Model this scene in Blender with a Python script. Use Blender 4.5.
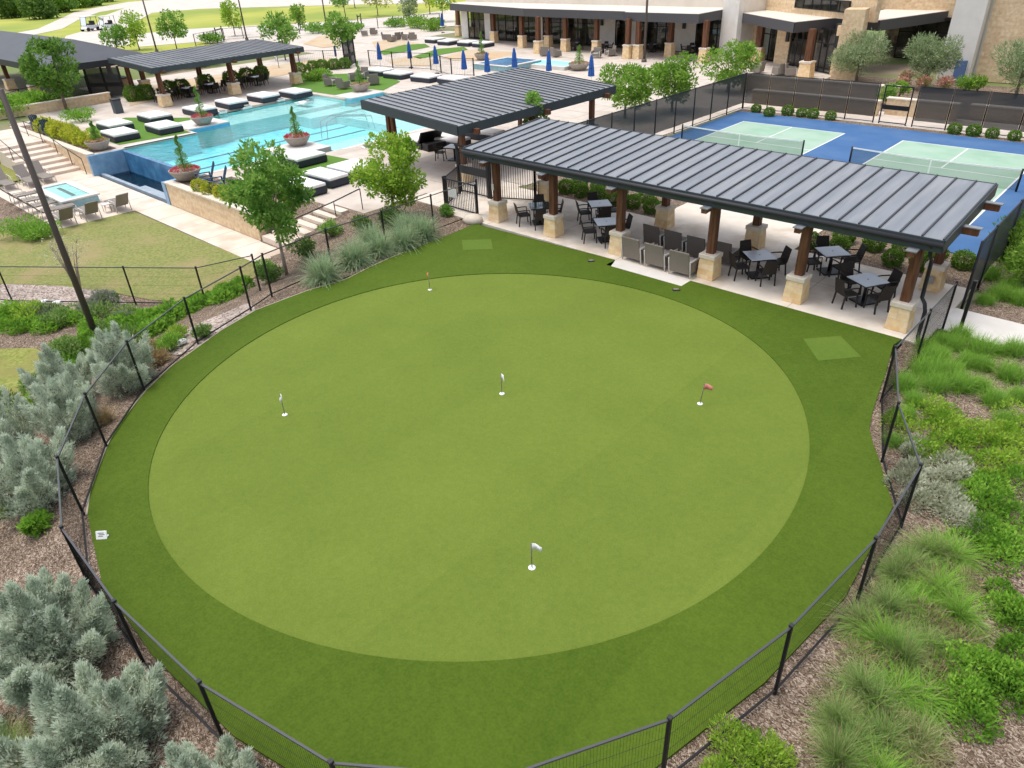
import bpy, math, random
import numpy as np
from mathutils import Vector, Matrix

for o in list(bpy.data.objects): bpy.data.objects.remove(o)
sc = bpy.context.scene
COL = sc.collection
R = math.radians

# ------------------------------------------------------------------ camera
# world axes: x runs along the front of the pavilion, y away from it, z up; camera 10 m above the green
F_PX, PITCH, ROLL, CAM_H = 715.0, 0.5506, 0.0467, 10.0
UA = np.array([.719, -.695, 0.]); VA = np.array([.695, .719, 0.])
def _cam():
    cp, sp = math.cos(PITCH), math.sin(PITCH)
    f = np.array([0, cp, -sp]); r = np.array([1., 0, 0]); d = np.cross(f, r)
    c, s = math.cos(ROLL), math.sin(ROLL)
    r2 = c*r + s*d; d2 = -s*r + c*d
    T = np.array([UA/np.linalg.norm(UA), VA/np.linalg.norm(VA), [0, 0, 1.]])
    return T @ r2, T @ d2, T @ f
CR, CD, CF = _cam()
def P(px, py, z=0.0):
    """survey helper: ground position (height z) seen at a photo pixel"""
    v = (px-512)/F_PX*CR + (py-384)/F_PX*CD + CF
    t = (z-CAM_H)/v[2]
    return float(v[0]*t), float(v[1]*t)

cam = bpy.data.cameras.new('camera'); camo = bpy.data.objects.new('camera', cam); COL.objects.link(camo)
M = Matrix(((CR[0], -CD[0], -CF[0], 0), (CR[1], -CD[1], -CF[1], 0), (CR[2], -CD[2], -CF[2], CAM_H), (0, 0, 0, 1)))
camo.matrix_world = M
cam.sensor_width = 36; cam.lens = F_PX/1024*36; cam.clip_end = 4000; cam.clip_start = .1
sc.camera = camo

# ------------------------------------------------------------------ light
SUN_EL, SUN_AZ = 75.0, 235.0          # high, veiled sun
w = bpy.data.worlds.new('World'); sc.world = w; w.use_nodes = True
nt = w.node_tree; bg = nt.nodes['Background']
sky = nt.nodes.new('ShaderNodeTexSky'); sky.sky_type = 'NISHITA'; sky.sun_disc = False
sky.sun_elevation = R(SUN_EL); sky.sun_rotation = R(SUN_AZ); sky.air_density = 1.0; sky.dust_density = 3.5; sky.ozone_density = 1.0
hs = nt.nodes.new('ShaderNodeHueSaturation'); hs.inputs['Saturation'].default_value = .5      # thin cloud: whiter sky light
nt.links.new(sky.outputs[0], hs.inputs['Color']); nt.links.new(hs.outputs[0], bg.inputs[0]); bg.inputs[1].default_value = 0.15
sl = bpy.data.lights.new('sun', 'SUN'); sl.energy = .7; sl.angle = R(20); sl.color = (1, .95, .87)
so = bpy.data.objects.new('sun', sl); COL.objects.link(so)
az = R(SUN_AZ); el = R(SUN_EL)
sd = Vector((math.sin(az)*math.cos(el), math.cos(az)*math.cos(el), math.sin(el)))   # towards the sun
so.rotation_euler = sd.to_track_quat('Z', 'Y').to_euler()
so.location = (0, 0, 60)
sc.view_settings.view_transform = 'Standard'; sc.view_settings.look = 'None'
sc.view_settings.exposure = 0.87; sc.view_settings.gamma = 1; sc.view_settings.use_curve_mapping = False

# ------------------------------------------------------------------ materials
def _n(nt, t, x=0, y=0): return nt.nodes.new(t)
def mat(name, c, rough=.7, c2=None, scale=4.0, detail=6, bump=0.0, bscale=None, metal=0, spec=.3, contrast=(.35, .65), c3=None, scale3=.5, con3=(.4,.6), stretch=None):
    m = bpy.data.materials.new(name); m.use_nodes = True; t = m.node_tree; b = t.nodes['Principled BSDF']
    b.inputs['Roughness'].default_value = rough; b.inputs['Metallic'].default_value = metal
    b.inputs['Specular IOR Level'].default_value = spec
    b.inputs['Base Color'].default_value = (*c, 1)
    co = t.nodes.new('ShaderNodeTexCoord'); src = co.outputs['Object']
    if stretch:
        mp = t.nodes.new('ShaderNodeMapping'); mp.inputs['Scale'].default_value = stretch; t.links.new(src, mp.inputs[0]); src = mp.outputs[0]
    def noise(s, d):
        n = t.nodes.new('ShaderNodeTexNoise'); n.inputs['Scale'].default_value = s; n.inputs['Detail'].default_value = d; t.links.new(src, n.inputs['Vector']); return n
    def mixc(fac, a, bb, con):
        r = t.nodes.new('ShaderNodeMapRange'); r.inputs[1].default_value = con[0]; r.inputs[2].default_value = con[1]; t.links.new(fac, r.inputs[0])
        x = t.nodes.new('ShaderNodeMix'); x.data_type = 'RGBA'; t.links.new(r.outputs[0], x.inputs[0])
        for v, i in ((a, 6), (bb, 7)):
            if isinstance(v, tuple): x.inputs[i].default_value = (*v, 1)
            else: t.links.new(v, x.inputs[i])
        return x.outputs[2]
    cur = tuple(c)
    if c2: cur = mixc(noise(scale, detail).outputs[0], cur, tuple(c2), contrast)
    if c3: cur = mixc(noise(scale3, 4).outputs[0], cur, tuple(c3), con3)
    if not isinstance(cur, tuple): t.links.new(cur, b.inputs['Base Color'])
    if bump:
        nb = noise(bscale or scale*3, 6); bp = t.nodes.new('ShaderNodeBump'); bp.inputs['Strength'].default_value = bump; bp.inputs['Distance'].default_value = .03
        t.links.new(nb.outputs[0], bp.inputs['Height']); t.links.new(bp.outputs[0], b.inputs['Normal'])
    return m

def leafmat(name, c1, c2, c3=None, trans=.35, nscale=2.2):
    m = bpy.data.materials.new(name); m.use_nodes = True; t = m.node_tree; t.nodes.clear()
    out = t.nodes.new('ShaderNodeOutputMaterial'); g = t.nodes.new('ShaderNodeNewGeometry'); co = t.nodes.new('ShaderNodeTexCoord')
    mx = t.nodes.new('ShaderNodeMix'); mx.data_type = 'RGBA'; mx.inputs[6].default_value = (*c1, 1); mx.inputs[7].default_value = (*c2, 1)
    t.links.new(g.outputs['Random Per Island'], mx.inputs[0]); cur = mx.outputs[2]
    if c3:
        n = t.nodes.new('ShaderNodeTexNoise'); n.inputs['Scale'].default_value = nscale; n.inputs['Detail'].default_value = 3; t.links.new(co.outputs['Object'], n.inputs['Vector'])
        r = t.nodes.new('ShaderNodeMapRange'); r.inputs[1].default_value = .48; r.inputs[2].default_value = .62; t.links.new(n.outputs[0], r.inputs[0])
        m2 = t.nodes.new('ShaderNodeMix'); m2.data_type = 'RGBA'; t.links.new(r.outputs[0], m2.inputs[0]); t.links.new(cur, m2.inputs[6]); m2.inputs[7].default_value = (*c3, 1); cur = m2.outputs[2]
    d = t.nodes.new('ShaderNodeBsdfDiffuse'); tr = t.nodes.new('ShaderNodeBsdfTranslucent'); ms = t.nodes.new('ShaderNodeMixShader'); ms.inputs[0].default_value = trans
    t.links.new(cur, d.inputs[0]); t.links.new(cur, tr.inputs[0]); t.links.new(d.outputs[0], ms.inputs[1]); t.links.new(tr.outputs[0], ms.inputs[2])
    t.links.new(ms.outputs[0], out.inputs[0])
    return m

def brickmat(name, c1, c2, mortar, sx=.5, sy=.2, bump=.5):
    """coursed limestone: per-block colour, mortar joints and a rough face (mapped on the wall's own axes)"""
    m = bpy.data.materials.new(name); m.use_nodes = True; t = m.node_tree; b = t.nodes['Principled BSDF']; b.inputs['Roughness'].default_value = .85
    co = t.nodes.new('ShaderNodeTexCoord'); sp = t.nodes.new('ShaderNodeSeparateXYZ'); t.links.new(co.outputs['Object'], sp.inputs[0])
    ad = t.nodes.new('ShaderNodeMath'); ad.operation = 'ADD'; t.links.new(sp.outputs[0], ad.inputs[0]); t.links.new(sp.outputs[1], ad.inputs[1])
    cb = t.nodes.new('ShaderNodeCombineXYZ'); t.links.new(ad.outputs[0], cb.inputs[0]); t.links.new(sp.outputs[2], cb.inputs[1])
    br = t.nodes.new('ShaderNodeTexBrick'); t.links.new(cb.outputs[0], br.inputs['Vector'])
    br.inputs['Color1'].default_value = (*c1, 1); br.inputs['Color2'].default_value = (*c2, 1); br.inputs['Mortar'].default_value = (*mortar, 1)
    br.inputs['Scale'].default_value = 1; br.inputs['Brick Width'].default_value = sx; br.inputs['Row Height'].default_value = sy; br.inputs['Mortar Size'].default_value = .012
    br.inputs['Bias'].default_value = -.1; br.squash = .7; br.squash_frequency = 3
    n = t.nodes.new('ShaderNodeTexNoise'); n.inputs['Scale'].default_value = 5; n.inputs['Detail'].default_value = 5; t.links.new(co.outputs['Object'], n.inputs['Vector'])
    mx = t.nodes.new('ShaderNodeMix'); mx.data_type = 'RGBA'; mx.blend_type = 'OVERLAY'; mx.inputs[0].default_value = .45
    t.links.new(br.outputs[0], mx.inputs[6]); t.links.new(n.outputs[0], mx.inputs[7]); t.links.new(mx.outputs[2], b.inputs['Base Color'])
    bp = t.nodes.new('ShaderNodeBump'); bp.inputs['Strength'].default_value = bump; bp.inputs['Distance'].default_value = .03
    t.links.new(n.outputs[0], bp.inputs['Height']); t.links.new(bp.outputs[0], b.inputs['Normal'])
    return m

def chipmat(name, cols, scale, bump=.6):
    """mulch / gravel: voronoi chips, each its own colour"""
    m = bpy.data.materials.new(name); m.use_nodes = True; t = m.node_tree; b = t.nodes['Principled BSDF']; b.inputs['Roughness'].default_value = .9
    b.inputs['Specular IOR Level'].default_value = .1
    co = t.nodes.new('ShaderNodeTexCoord'); mp = t.nodes.new('ShaderNodeMapping'); t.links.new(co.outputs['Object'], mp.inputs[0]); mp.inputs['Scale'].default_value = (1, 1.6, 1)
    n0 = t.nodes.new('ShaderNodeTexNoise'); n0.inputs['Scale'].default_value = scale*.3; t.links.new(co.outputs['Object'], n0.inputs['Vector'])
    vm = t.nodes.new('ShaderNodeVectorMath'); vm.operation = 'MULTIPLY_ADD'; t.links.new(n0.outputs['Color'], vm.inputs[0]); vm.inputs[1].default_value = (.25, .25, .25); t.links.new(mp.outputs[0], vm.inputs[2])
    vo = t.nodes.new('ShaderNodeTexVoronoi'); vo.inputs['Scale'].default_value = scale; t.links.new(vm.outputs[0], vo.inputs['Vector'])
    sep = t.nodes.new('ShaderNodeSeparateColor'); t.links.new(vo.outputs['Color'], sep.inputs[0])
    cr = t.nodes.new('ShaderNodeValToRGB'); el = cr.color_ramp.elements
    while len(el) < len(cols): el.new(.5)
    for i, c in enumerate(cols): el[i].position = i/(len(cols)-1); el[i].color = (*c, 1)
    t.links.new(sep.outputs[0], cr.inputs[0])
    n = t.nodes.new('ShaderNodeTexNoise'); n.inputs['Scale'].default_value = 1.1; n.inputs['Detail'].default_value = 5; t.links.new(co.outputs['Object'], n.inputs['Vector'])
    mx = t.nodes.new('ShaderNodeMix'); mx.data_type = 'RGBA'; mx.blend_type = 'OVERLAY'; mx.inputs[0].default_value = .6; t.links.new(cr.outputs[0], mx.inputs[6]); t.links.new(n.outputs[0], mx.inputs[7])
    t.links.new(mx.outputs[2], b.inputs['Base Color'])
    bp = t.nodes.new('ShaderNodeBump'); bp.inputs['Strength'].default_value = bump; bp.inputs['Distance'].default_value = .03; t.links.new(vo.outputs['Distance'], bp.inputs['Height']); t.links.new(bp.outputs[0], b.inputs['Normal'])
    return m

def screenmat(name, c, open_):
    m = bpy.data.materials.new(name); m.use_nodes = True; t = m.node_tree; b = t.nodes['Principled BSDF']; b.inputs['Base Color'].default_value = (*c, 1); b.inputs['Roughness'].default_value = .9
    b.inputs['Specular IOR Level'].default_value = .1
    tr = t.nodes.new('ShaderNodeBsdfTransparent'); ms = t.nodes.new('ShaderNodeMixShader'); ms.inputs[0].default_value = open_
    t.links.new(b.outputs[0], ms.inputs[1]); t.links.new(tr.outputs[0], ms.inputs[2]); t.links.new(ms.outputs[0], t.nodes['Material Output'].inputs[0])
    return m

def glassmat(name, tint, c=(.02, .03, .03)):
    m = bpy.data.materials.new(name); m.use_nodes = True; t = m.node_tree; t.nodes.clear(); out = t.nodes.new('ShaderNodeOutputMaterial')
    tr = t.nodes.new('ShaderNodeBsdfTransparent'); tr.inputs[0].default_value = (*tint, 1)
    gl = t.nodes.new('ShaderNodeBsdfGlossy'); gl.inputs['Roughness'].default_value = .02
    fr = t.nodes.new('ShaderNodeFresnel'); fr.inputs[0].default_value = 1.6
    ms = t.nodes.new('ShaderNodeMixShader'); t.links.new(fr.outputs[0], ms.inputs[0]); t.links.new(tr.outputs[0], ms.inputs[1]); t.links.new(gl.outputs[0], ms.inputs[2]); t.links.new(ms.outputs[0], out.inputs[0])
    return m
def watermat(name, tint):
    m = glassmat(name, tint); t = m.node_tree
    n = t.nodes.new('ShaderNodeTexNoise'); n.inputs['Scale'].default_value = 2.2; n.inputs['Detail'].default_value = 4
    co = t.nodes.new('ShaderNodeTexCoord'); t.links.new(co.outputs['Object'], n.inputs['Vector'])
    bp = t.nodes.new('ShaderNodeBump'); bp.inputs['Strength'].default_value = .6; bp.inputs['Distance'].default_value = .08; t.links.new(n.outputs[0], bp.inputs['Height'])
    for nd in t.nodes:
        if nd.type == 'BSDF_GLOSSY': t.links.new(bp.outputs[0], nd.inputs['Normal'])
        if nd.type == 'FRESNEL': nd.inputs[0].default_value = 1.33; t.links.new(bp.outputs[0], nd.inputs['Normal'])
    return m

m_ground = mat('ground_soil', (.30, .24, .17), .95, (.20, .17, .11), .35, c3=(.14, .2, .05), scale3=.12, bump=.3)
m_mulch = chipmat('mulch_chips', [(.055, .036, .024), (.14, .098, .068), (.24, .178, .13), (.44, .36, .29)], 30)
m_mulchd = chipmat('mulch_dark', [(.06, .04, .03), (.15, .10, .07), (.24, .17, .12), (.36, .29, .23)], 16)
m_gravel = chipmat('river_gravel', [(.16, .13, .11), (.33, .26, .22), (.44, .36, .31), (.52, .46, .41)], 11)
m_tan = mat('decomposed_granite', (.56, .40, .24), .9, (.46, .33, .20), 1.2, c3=(.5, .42, .3), scale3=.3)
m_conc = mat('pale_concrete', (.60, .53, .46), .8, (.52, .455, .39), 1.1, detail=8, c3=(.42, .355, .29), scale3=.45, con3=(.52, .75), bump=.1, bscale=30)
m_patio = mat('patio_concrete', (.72, .65, .56), .75, (.65, .58, .49), 2.0, detail=8, c3=(.52, .43, .33), scale3=.5, con3=(.53, .72), bump=.1, bscale=30)
m_walk = mat('walk_concrete', (.70, .60, .50), .8, (.62, .52, .43), 1.0, detail=8, c3=(.50, .39, .29), scale3=.5, con3=(.53, .75), bump=.1, bscale=30)
m_white = mat('white_concrete', (.64, .61, .57), .7, (.58, .55, .5), 1.5)
m_road = mat('far_road', (.60, .55, .49), .9, (.54, .48, .42), .3)
m_lawn = mat('dry_lawn', (.15, .185, .045), .95, (.27, .26, .09), 9, c3=(.31, .24, .12), scale3=.4, con3=(.48, .70), bump=.6, bscale=40)
m_lawng = mat('lawn_grass', (.15, .19, .03), .95, (.28, .28, .08), 9, c3=(.22, .21, .06), scale3=.9, bump=.5, bscale=40)
m_far = mat('far_meadow', (.33, .36, .05), .95, (.42, .41, .09), .12, c3=(.24, .30, .05), scale3=.05)
m_stone = brickmat('cream_limestone', (.80, .60, .36), (.70, .46, .20), (.67, .54, .37), .42, .19)
m_stonec = mat('stone_cap', (.72, .64, .53), .8, (.62, .54, .44), 3, bump=.3)
m_stoneb = brickmat('wall_limestone', (.70, .53, .33), (.58, .41, .24), (.60, .49, .36), .7, .22)
m_wood = mat('stained_timber', (.115, .044, .02), .6, (.075, .028, .013), 3, stretch=(6, 6, .6), c3=(.15, .065, .032), scale3=2)
m_woodl = mat('timber_soffit', (.36, .22, .13), .6, (.28, .16, .09), 3)
m_pan = mat('roof_pan', (.235, .25, .268), .42, (.195, .21, .228), 1.6, metal=.2, spec=.5, c3=(.29, .295, .30), scale3=1.1, con3=(.45, .75), stretch=(3.2, .35, 1), bump=.12, bscale=1.2)
m_pan2 = mat('roof_pan_far', (.25, .258, .27), .42, (.205, .213, .225), 1.6, metal=.2, spec=.5, c3=(.31, .31, .31), scale3=1.1, con3=(.45, .75), stretch=(.35, 3.2, 1), bump=.12, bscale=1.2)
m_pan3 = mat('roof_pan_charcoal', (.135, .14, .15), .45, (.11, .115, .125), 1.2, metal=.1, c3=(.16, .165, .17), scale3=.6)
m_rib = mat('roof_rib', (.055, .06, .068), .5)
m_fascia = mat('fascia_metal', (.042, .055, .06), .45, (.05, .062, .068), 2)
m_dark = mat('charcoal_metal', (.03, .031, .035), .5)
m_black = mat('black_powdercoat', (.012, .012, .014), .45)
m_rail = mat('rail_metal', (.06, .062, .068), .35, spec=.5)
m_wick = mat('black_wicker', (.022, .017, .015), .6, (.045, .036, .03), 60, detail=2, bump=.5, bscale=90)
m_wickg = mat('grey_wicker', (.25, .21, .175), .7, (.18, .15, .125), 30, detail=2, bump=.4, bscale=60, stretch=(1, 1, 5))
m_wickl = mat('pale_wicker', (.27, .235, .205), .7, (.20, .175, .15), 30, detail=2, bump=.4, bscale=60, stretch=(1, 1, 5))
m_wickd = mat('dark_grey_wicker', (.15, .128, .11), .7, (.105, .09, .078), 30, detail=2, bump=.4, bscale=60, stretch=(1, 1, 5))
m_frame = mat('white_aluminium', (.62, .58, .52), .45)
m_top = mat('pale_tabletop', (.52, .58, .65), .25, (.58, .62, .68), 3, spec=.6)
m_glas = mat('dark_glass_top', (.05, .075, .07), .08, spec=.8)
m_cush = mat('white_cushion', (.80, .79, .77), .9, (.74, .73, .71), 3, bump=.15, bscale=6)
m_cushg = mat('grey_cushion', (.36, .33, .30), .9)
m_navy = mat('navy_wicker', (.022, .028, .042), .6, (.04, .045, .06), 40, detail=2)
m_blue = mat('blue_canvas', (.035, .13, .42), .8, (.03, .10, .34), 5)
m_tile = mat('pool_tile', (.055, .19, .36), .25, (.085, .25, .43), 2.5, c3=(.04, .14, .28), scale3=1.0)
m_plaster = mat('pool_plaster', (.30, .76, .81), .7, (.25, .71, .77), .6, c3=(.42, .82, .84), scale3=.25)
m_shelf = mat('pool_shelf', (.72, .78, .74), .7, (.66, .74, .72), 1.0)
m_lane = mat('lane_tile', (.02, .08, .16), .5)
m_trough = mat('trough_tile', (.03, .06, .09), .3, (.06, .1, .13), 3)
m_water = watermat('pool_water', (.68, .95, .97))
m_waterd = watermat('trough_water', (.35, .5, .55))
m_bluecourt = mat('court_blue', (.05, .135, .30), .75, (.045, .12, .275), 1.5, c3=(.085, .17, .32), scale3=.5, con3=(.45, .75))
m_greencourt = mat('court_green', (.31, .47, .35), .75, (.27, .42, .31), 1.2, c3=(.35, .48, .38), scale3=.5)
m_line = mat('white_line_paint', (.75, .76, .74), .7)
m_screen = screenmat('windscreen', (.052, .053, .055), .12)
m_net = screenmat('court_net', (.06, .08, .07), .6)
m_glass = glassmat('window_glass', (.52, .56, .55))
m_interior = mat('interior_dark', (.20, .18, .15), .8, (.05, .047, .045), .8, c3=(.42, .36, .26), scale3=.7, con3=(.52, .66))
m_stucco = mat('white_stucco', (.70, .67, .62), .85, (.65, .62, .57), 1.5)
m_roofm = mat('pale_membrane_roof', (.68, .62, .54), .85, (.62, .56, .48), .6)
m_bark = mat('bark', (.20, .15, .11), .9, (.13, .1, .075), 8, bump=.5)
m_barkp = mat('pale_bark', (.40, .33, .27), .9, (.30, .24, .19), 8, bump=.5)
m_pot = mat('stone_pot', (.36, .31, .27), .8, (.29, .25, .21), 4)
m_trash = mat('slate_bin', (.07, .085, .095), .6)
m_navyseat = mat('navy_slats', (.02, .05, .10), .6)
m_steel = mat('brushed_steel', (.42, .42, .42), .35, metal=.8)
m_flagw = mat('white_flag', (.8, .8, .78), .7)
m_flagr = mat('red_flag', (.66, .24, .20), .7)
m_flago = mat('orange_flag', (.74, .25, .09), .7)
m_cupw = mat('white_cup', (.8, .8, .78), .5)
m_edge = mat('bed_edging', (.10, .07, .05), .8)
m_pole = mat('bronze_pole', (.085, .068, .058), .5)
m_signb = mat('blue_sign', (.10, .16, .32), .6)
m_cart = mat('cart_white', (.7, .7, .7), .4)
m_brass = mat('curb_pale', (.40, .33, .27), .85)

L_bright = leafmat('leaf_bright', (.16, .32, .04), (.34, .51, .09), (.11, .24, .035), .42)
L_lime = leafmat('leaf_lime', (.27, .46, .04), (.46, .60, .11), (.19, .36, .035), .45)
L_mid = leafmat('leaf_mid', (.16, .34, .055), (.34, .52, .12), (.12, .27, .05), .45)
L_midd = leafmat('leaf_mid_deep', (.12, .26, .045), (.25, .40, .085), (.085, .19, .035), .45)
L_dark = leafmat('leaf_dark', (.08, .17, .04), (.19, .30, .07), None, .35)
L_box = leafmat('leaf_boxwood', (.10, .21, .035), (.24, .38, .07), None, .3)
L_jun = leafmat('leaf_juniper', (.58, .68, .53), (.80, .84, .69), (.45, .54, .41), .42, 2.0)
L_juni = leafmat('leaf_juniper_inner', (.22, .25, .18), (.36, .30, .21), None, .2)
L_olive = leafmat('leaf_olive', (.25, .34, .16), (.44, .52, .30), (.17, .24, .10), .35)
L_yel = leafmat('leaf_yellow', (.45, .47, .04), (.58, .60, .09), (.26, .36, .03))
L_gc = leafmat('leaf_groundcover', (.20, .42, .045), (.36, .58, .09), (.14, .30, .035), .45)
L_sage = leafmat('leaf_sage', (.52, .54, .38), (.70, .71, .56), (.40, .43, .28), .45)
L_gr = leafmat('blade_green', (.12, .25, .05), (.37, .50, .16), None, .4)
L_grs = leafmat('blade_straw', (.24, .20, .10), (.50, .45, .25), None, .3)
L_grb = leafmat('blade_bluegreen', (.24, .38, .20), (.46, .56, .34), None, .4)
L_grt = leafmat('blade_tan', (.36, .26, .12), (.50, .38, .2), None, .3)
L_mead = leafmat('meadow_blades', (.16, .36, .04), (.34, .54, .10), None, .4)
L_red = leafmat('petals_red', (.55, .05, .06), (.65, .2, .22), None, .2)
L_pink = leafmat('petals_coral', (.58, .27, .20), (.66, .42, .32), (.24, .36, .10), .2)
L_lav = leafmat('leaf_lavender', (0.280, 0.308, 0.224), (0.420, 0.420, 0.350), (0.182, 0.266, 0.098))

# artificial turf: fine fibre noise, faint roll seams
def turfmat(name, c, c2, seam, fine=60):
    m = bpy.data.materials.new(name); m.use_nodes = True; t = m.node_tree; b = t.nodes['Principled BSDF']; b.inputs['Roughness'].default_value = .9; b.inputs['Specular IOR Level'].default_value = .15; b.inputs['Sheen Weight'].default_value = .12; b.inputs['Sheen Roughness'].default_value = .45; b.inputs['Sheen Tint'].default_value = (.45, .75, .10, 1)
    co = t.nodes.new('ShaderNodeTexCoord')
    n1 = t.nodes.new('ShaderNodeTexNoise'); n1.inputs['Scale'].default_value = fine; n1.inputs['Detail'].default_value = 3; t.links.new(co.outputs['Object'], n1.inputs['Vector'])
    n2 = t.nodes.new('ShaderNodeTexNoise'); n2.inputs['Scale'].default_value = .45; n2.inputs['Detail'].default_value = 6; n2.inputs['Roughness'].default_value = .65; t.links.new(co.outputs['Object'], n2.inputs['Vector'])
    n3 = t.nodes.new('ShaderNodeTexNoise'); n3.inputs['Scale'].default_value = 7; n3.inputs['Detail'].default_value = 4; t.links.new(co.outputs['Object'], n3.inputs['Vector'])
    # rolls laid along y: each 3.8 m wide, pile brushed slightly differently
    sp = t.nodes.new('ShaderNodeSeparateXYZ'); t.links.new(co.outputs['Object'], sp.inputs[0])
    dv = t.nodes.new('ShaderNodeMath'); dv.operation = 'MULTIPLY_ADD'; dv.inputs[1].default_value = 1/3.8; dv.inputs[2].default_value = 20.03; t.links.new(sp.outputs[0], dv.inputs[0])
    fl = t.nodes.new('ShaderNodeMath'); fl.operation = 'FLOOR'; t.links.new(dv.outputs[0], fl.inputs[0])
    wn = t.nodes.new('ShaderNodeTexWhiteNoise'); wn.noise_dimensions = '1D'; t.links.new(fl.outputs[0], wn.inputs['W'])
    a = t.nodes.new('ShaderNodeMath'); a.operation = 'MULTIPLY'; a.inputs[1].default_value = seam; t.links.new(wn.outputs[0], a.inputs[0])
    s1 = t.nodes.new('ShaderNodeMath'); s1.operation = 'MULTIPLY_ADD'; s1.inputs[1].default_value = .55; t.links.new(n2.outputs[0], s1.inputs[0]); t.links.new(a.outputs[0], s1.inputs[2])
    s2 = t.nodes.new('ShaderNodeMath'); s2.operation = 'MULTIPLY_ADD'; s2.inputs[1].default_value = .6; t.links.new(n1.outputs[0], s2.inputs[0]); t.links.new(s1.outputs[0], s2.inputs[2])
    s3 = t.nodes.new('ShaderNodeMath'); s3.operation = 'MULTIPLY_ADD'; s3.inputs[1].default_value = .35; t.links.new(n3.outputs[0], s3.inputs[0]); t.links.new(s2.outputs[0], s3.inputs[2])
    r = t.nodes.new('ShaderNodeMapRange'); r.inputs[1].default_value = .50; r.inputs[2].default_value = 1.12; t.links.new(s3.outputs[0], r.inputs[0])
    x = t.nodes.new('ShaderNodeMix'); x.data_type = 'RGBA'; x.inputs[6].default_value = (*c, 1); x.inputs[7].default_value = (*c2, 1); t.links.new(r.outputs[0], x.inputs[0]); t.links.new(x.outputs[2], b.inputs['Base Color'])
    bp = t.nodes.new('ShaderNodeBump'); bp.inputs['Strength'].default_value = .5; bp.inputs['Distance'].default_value = .012; t.links.new(n1.outputs[0], bp.inputs['Height']); t.links.new(bp.outputs[0], b.inputs['Normal'])
    return m
m_green = turfmat('putting_turf', (.094, .138, .017), (.154, .202, .033), .10, 30)
m_fringe = turfmat('fringe_turf', (.041, .078, .004), (.088, .136, .013), .10, 22)
m_patch = turfmat('tee_turf', (.075, .13, .015), (.12, .18, .028), .05, 40)
m_padturf = turfmat('pad_turf', (.075, .17, .022), (.12, .23, .04), .05, 30)

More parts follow.
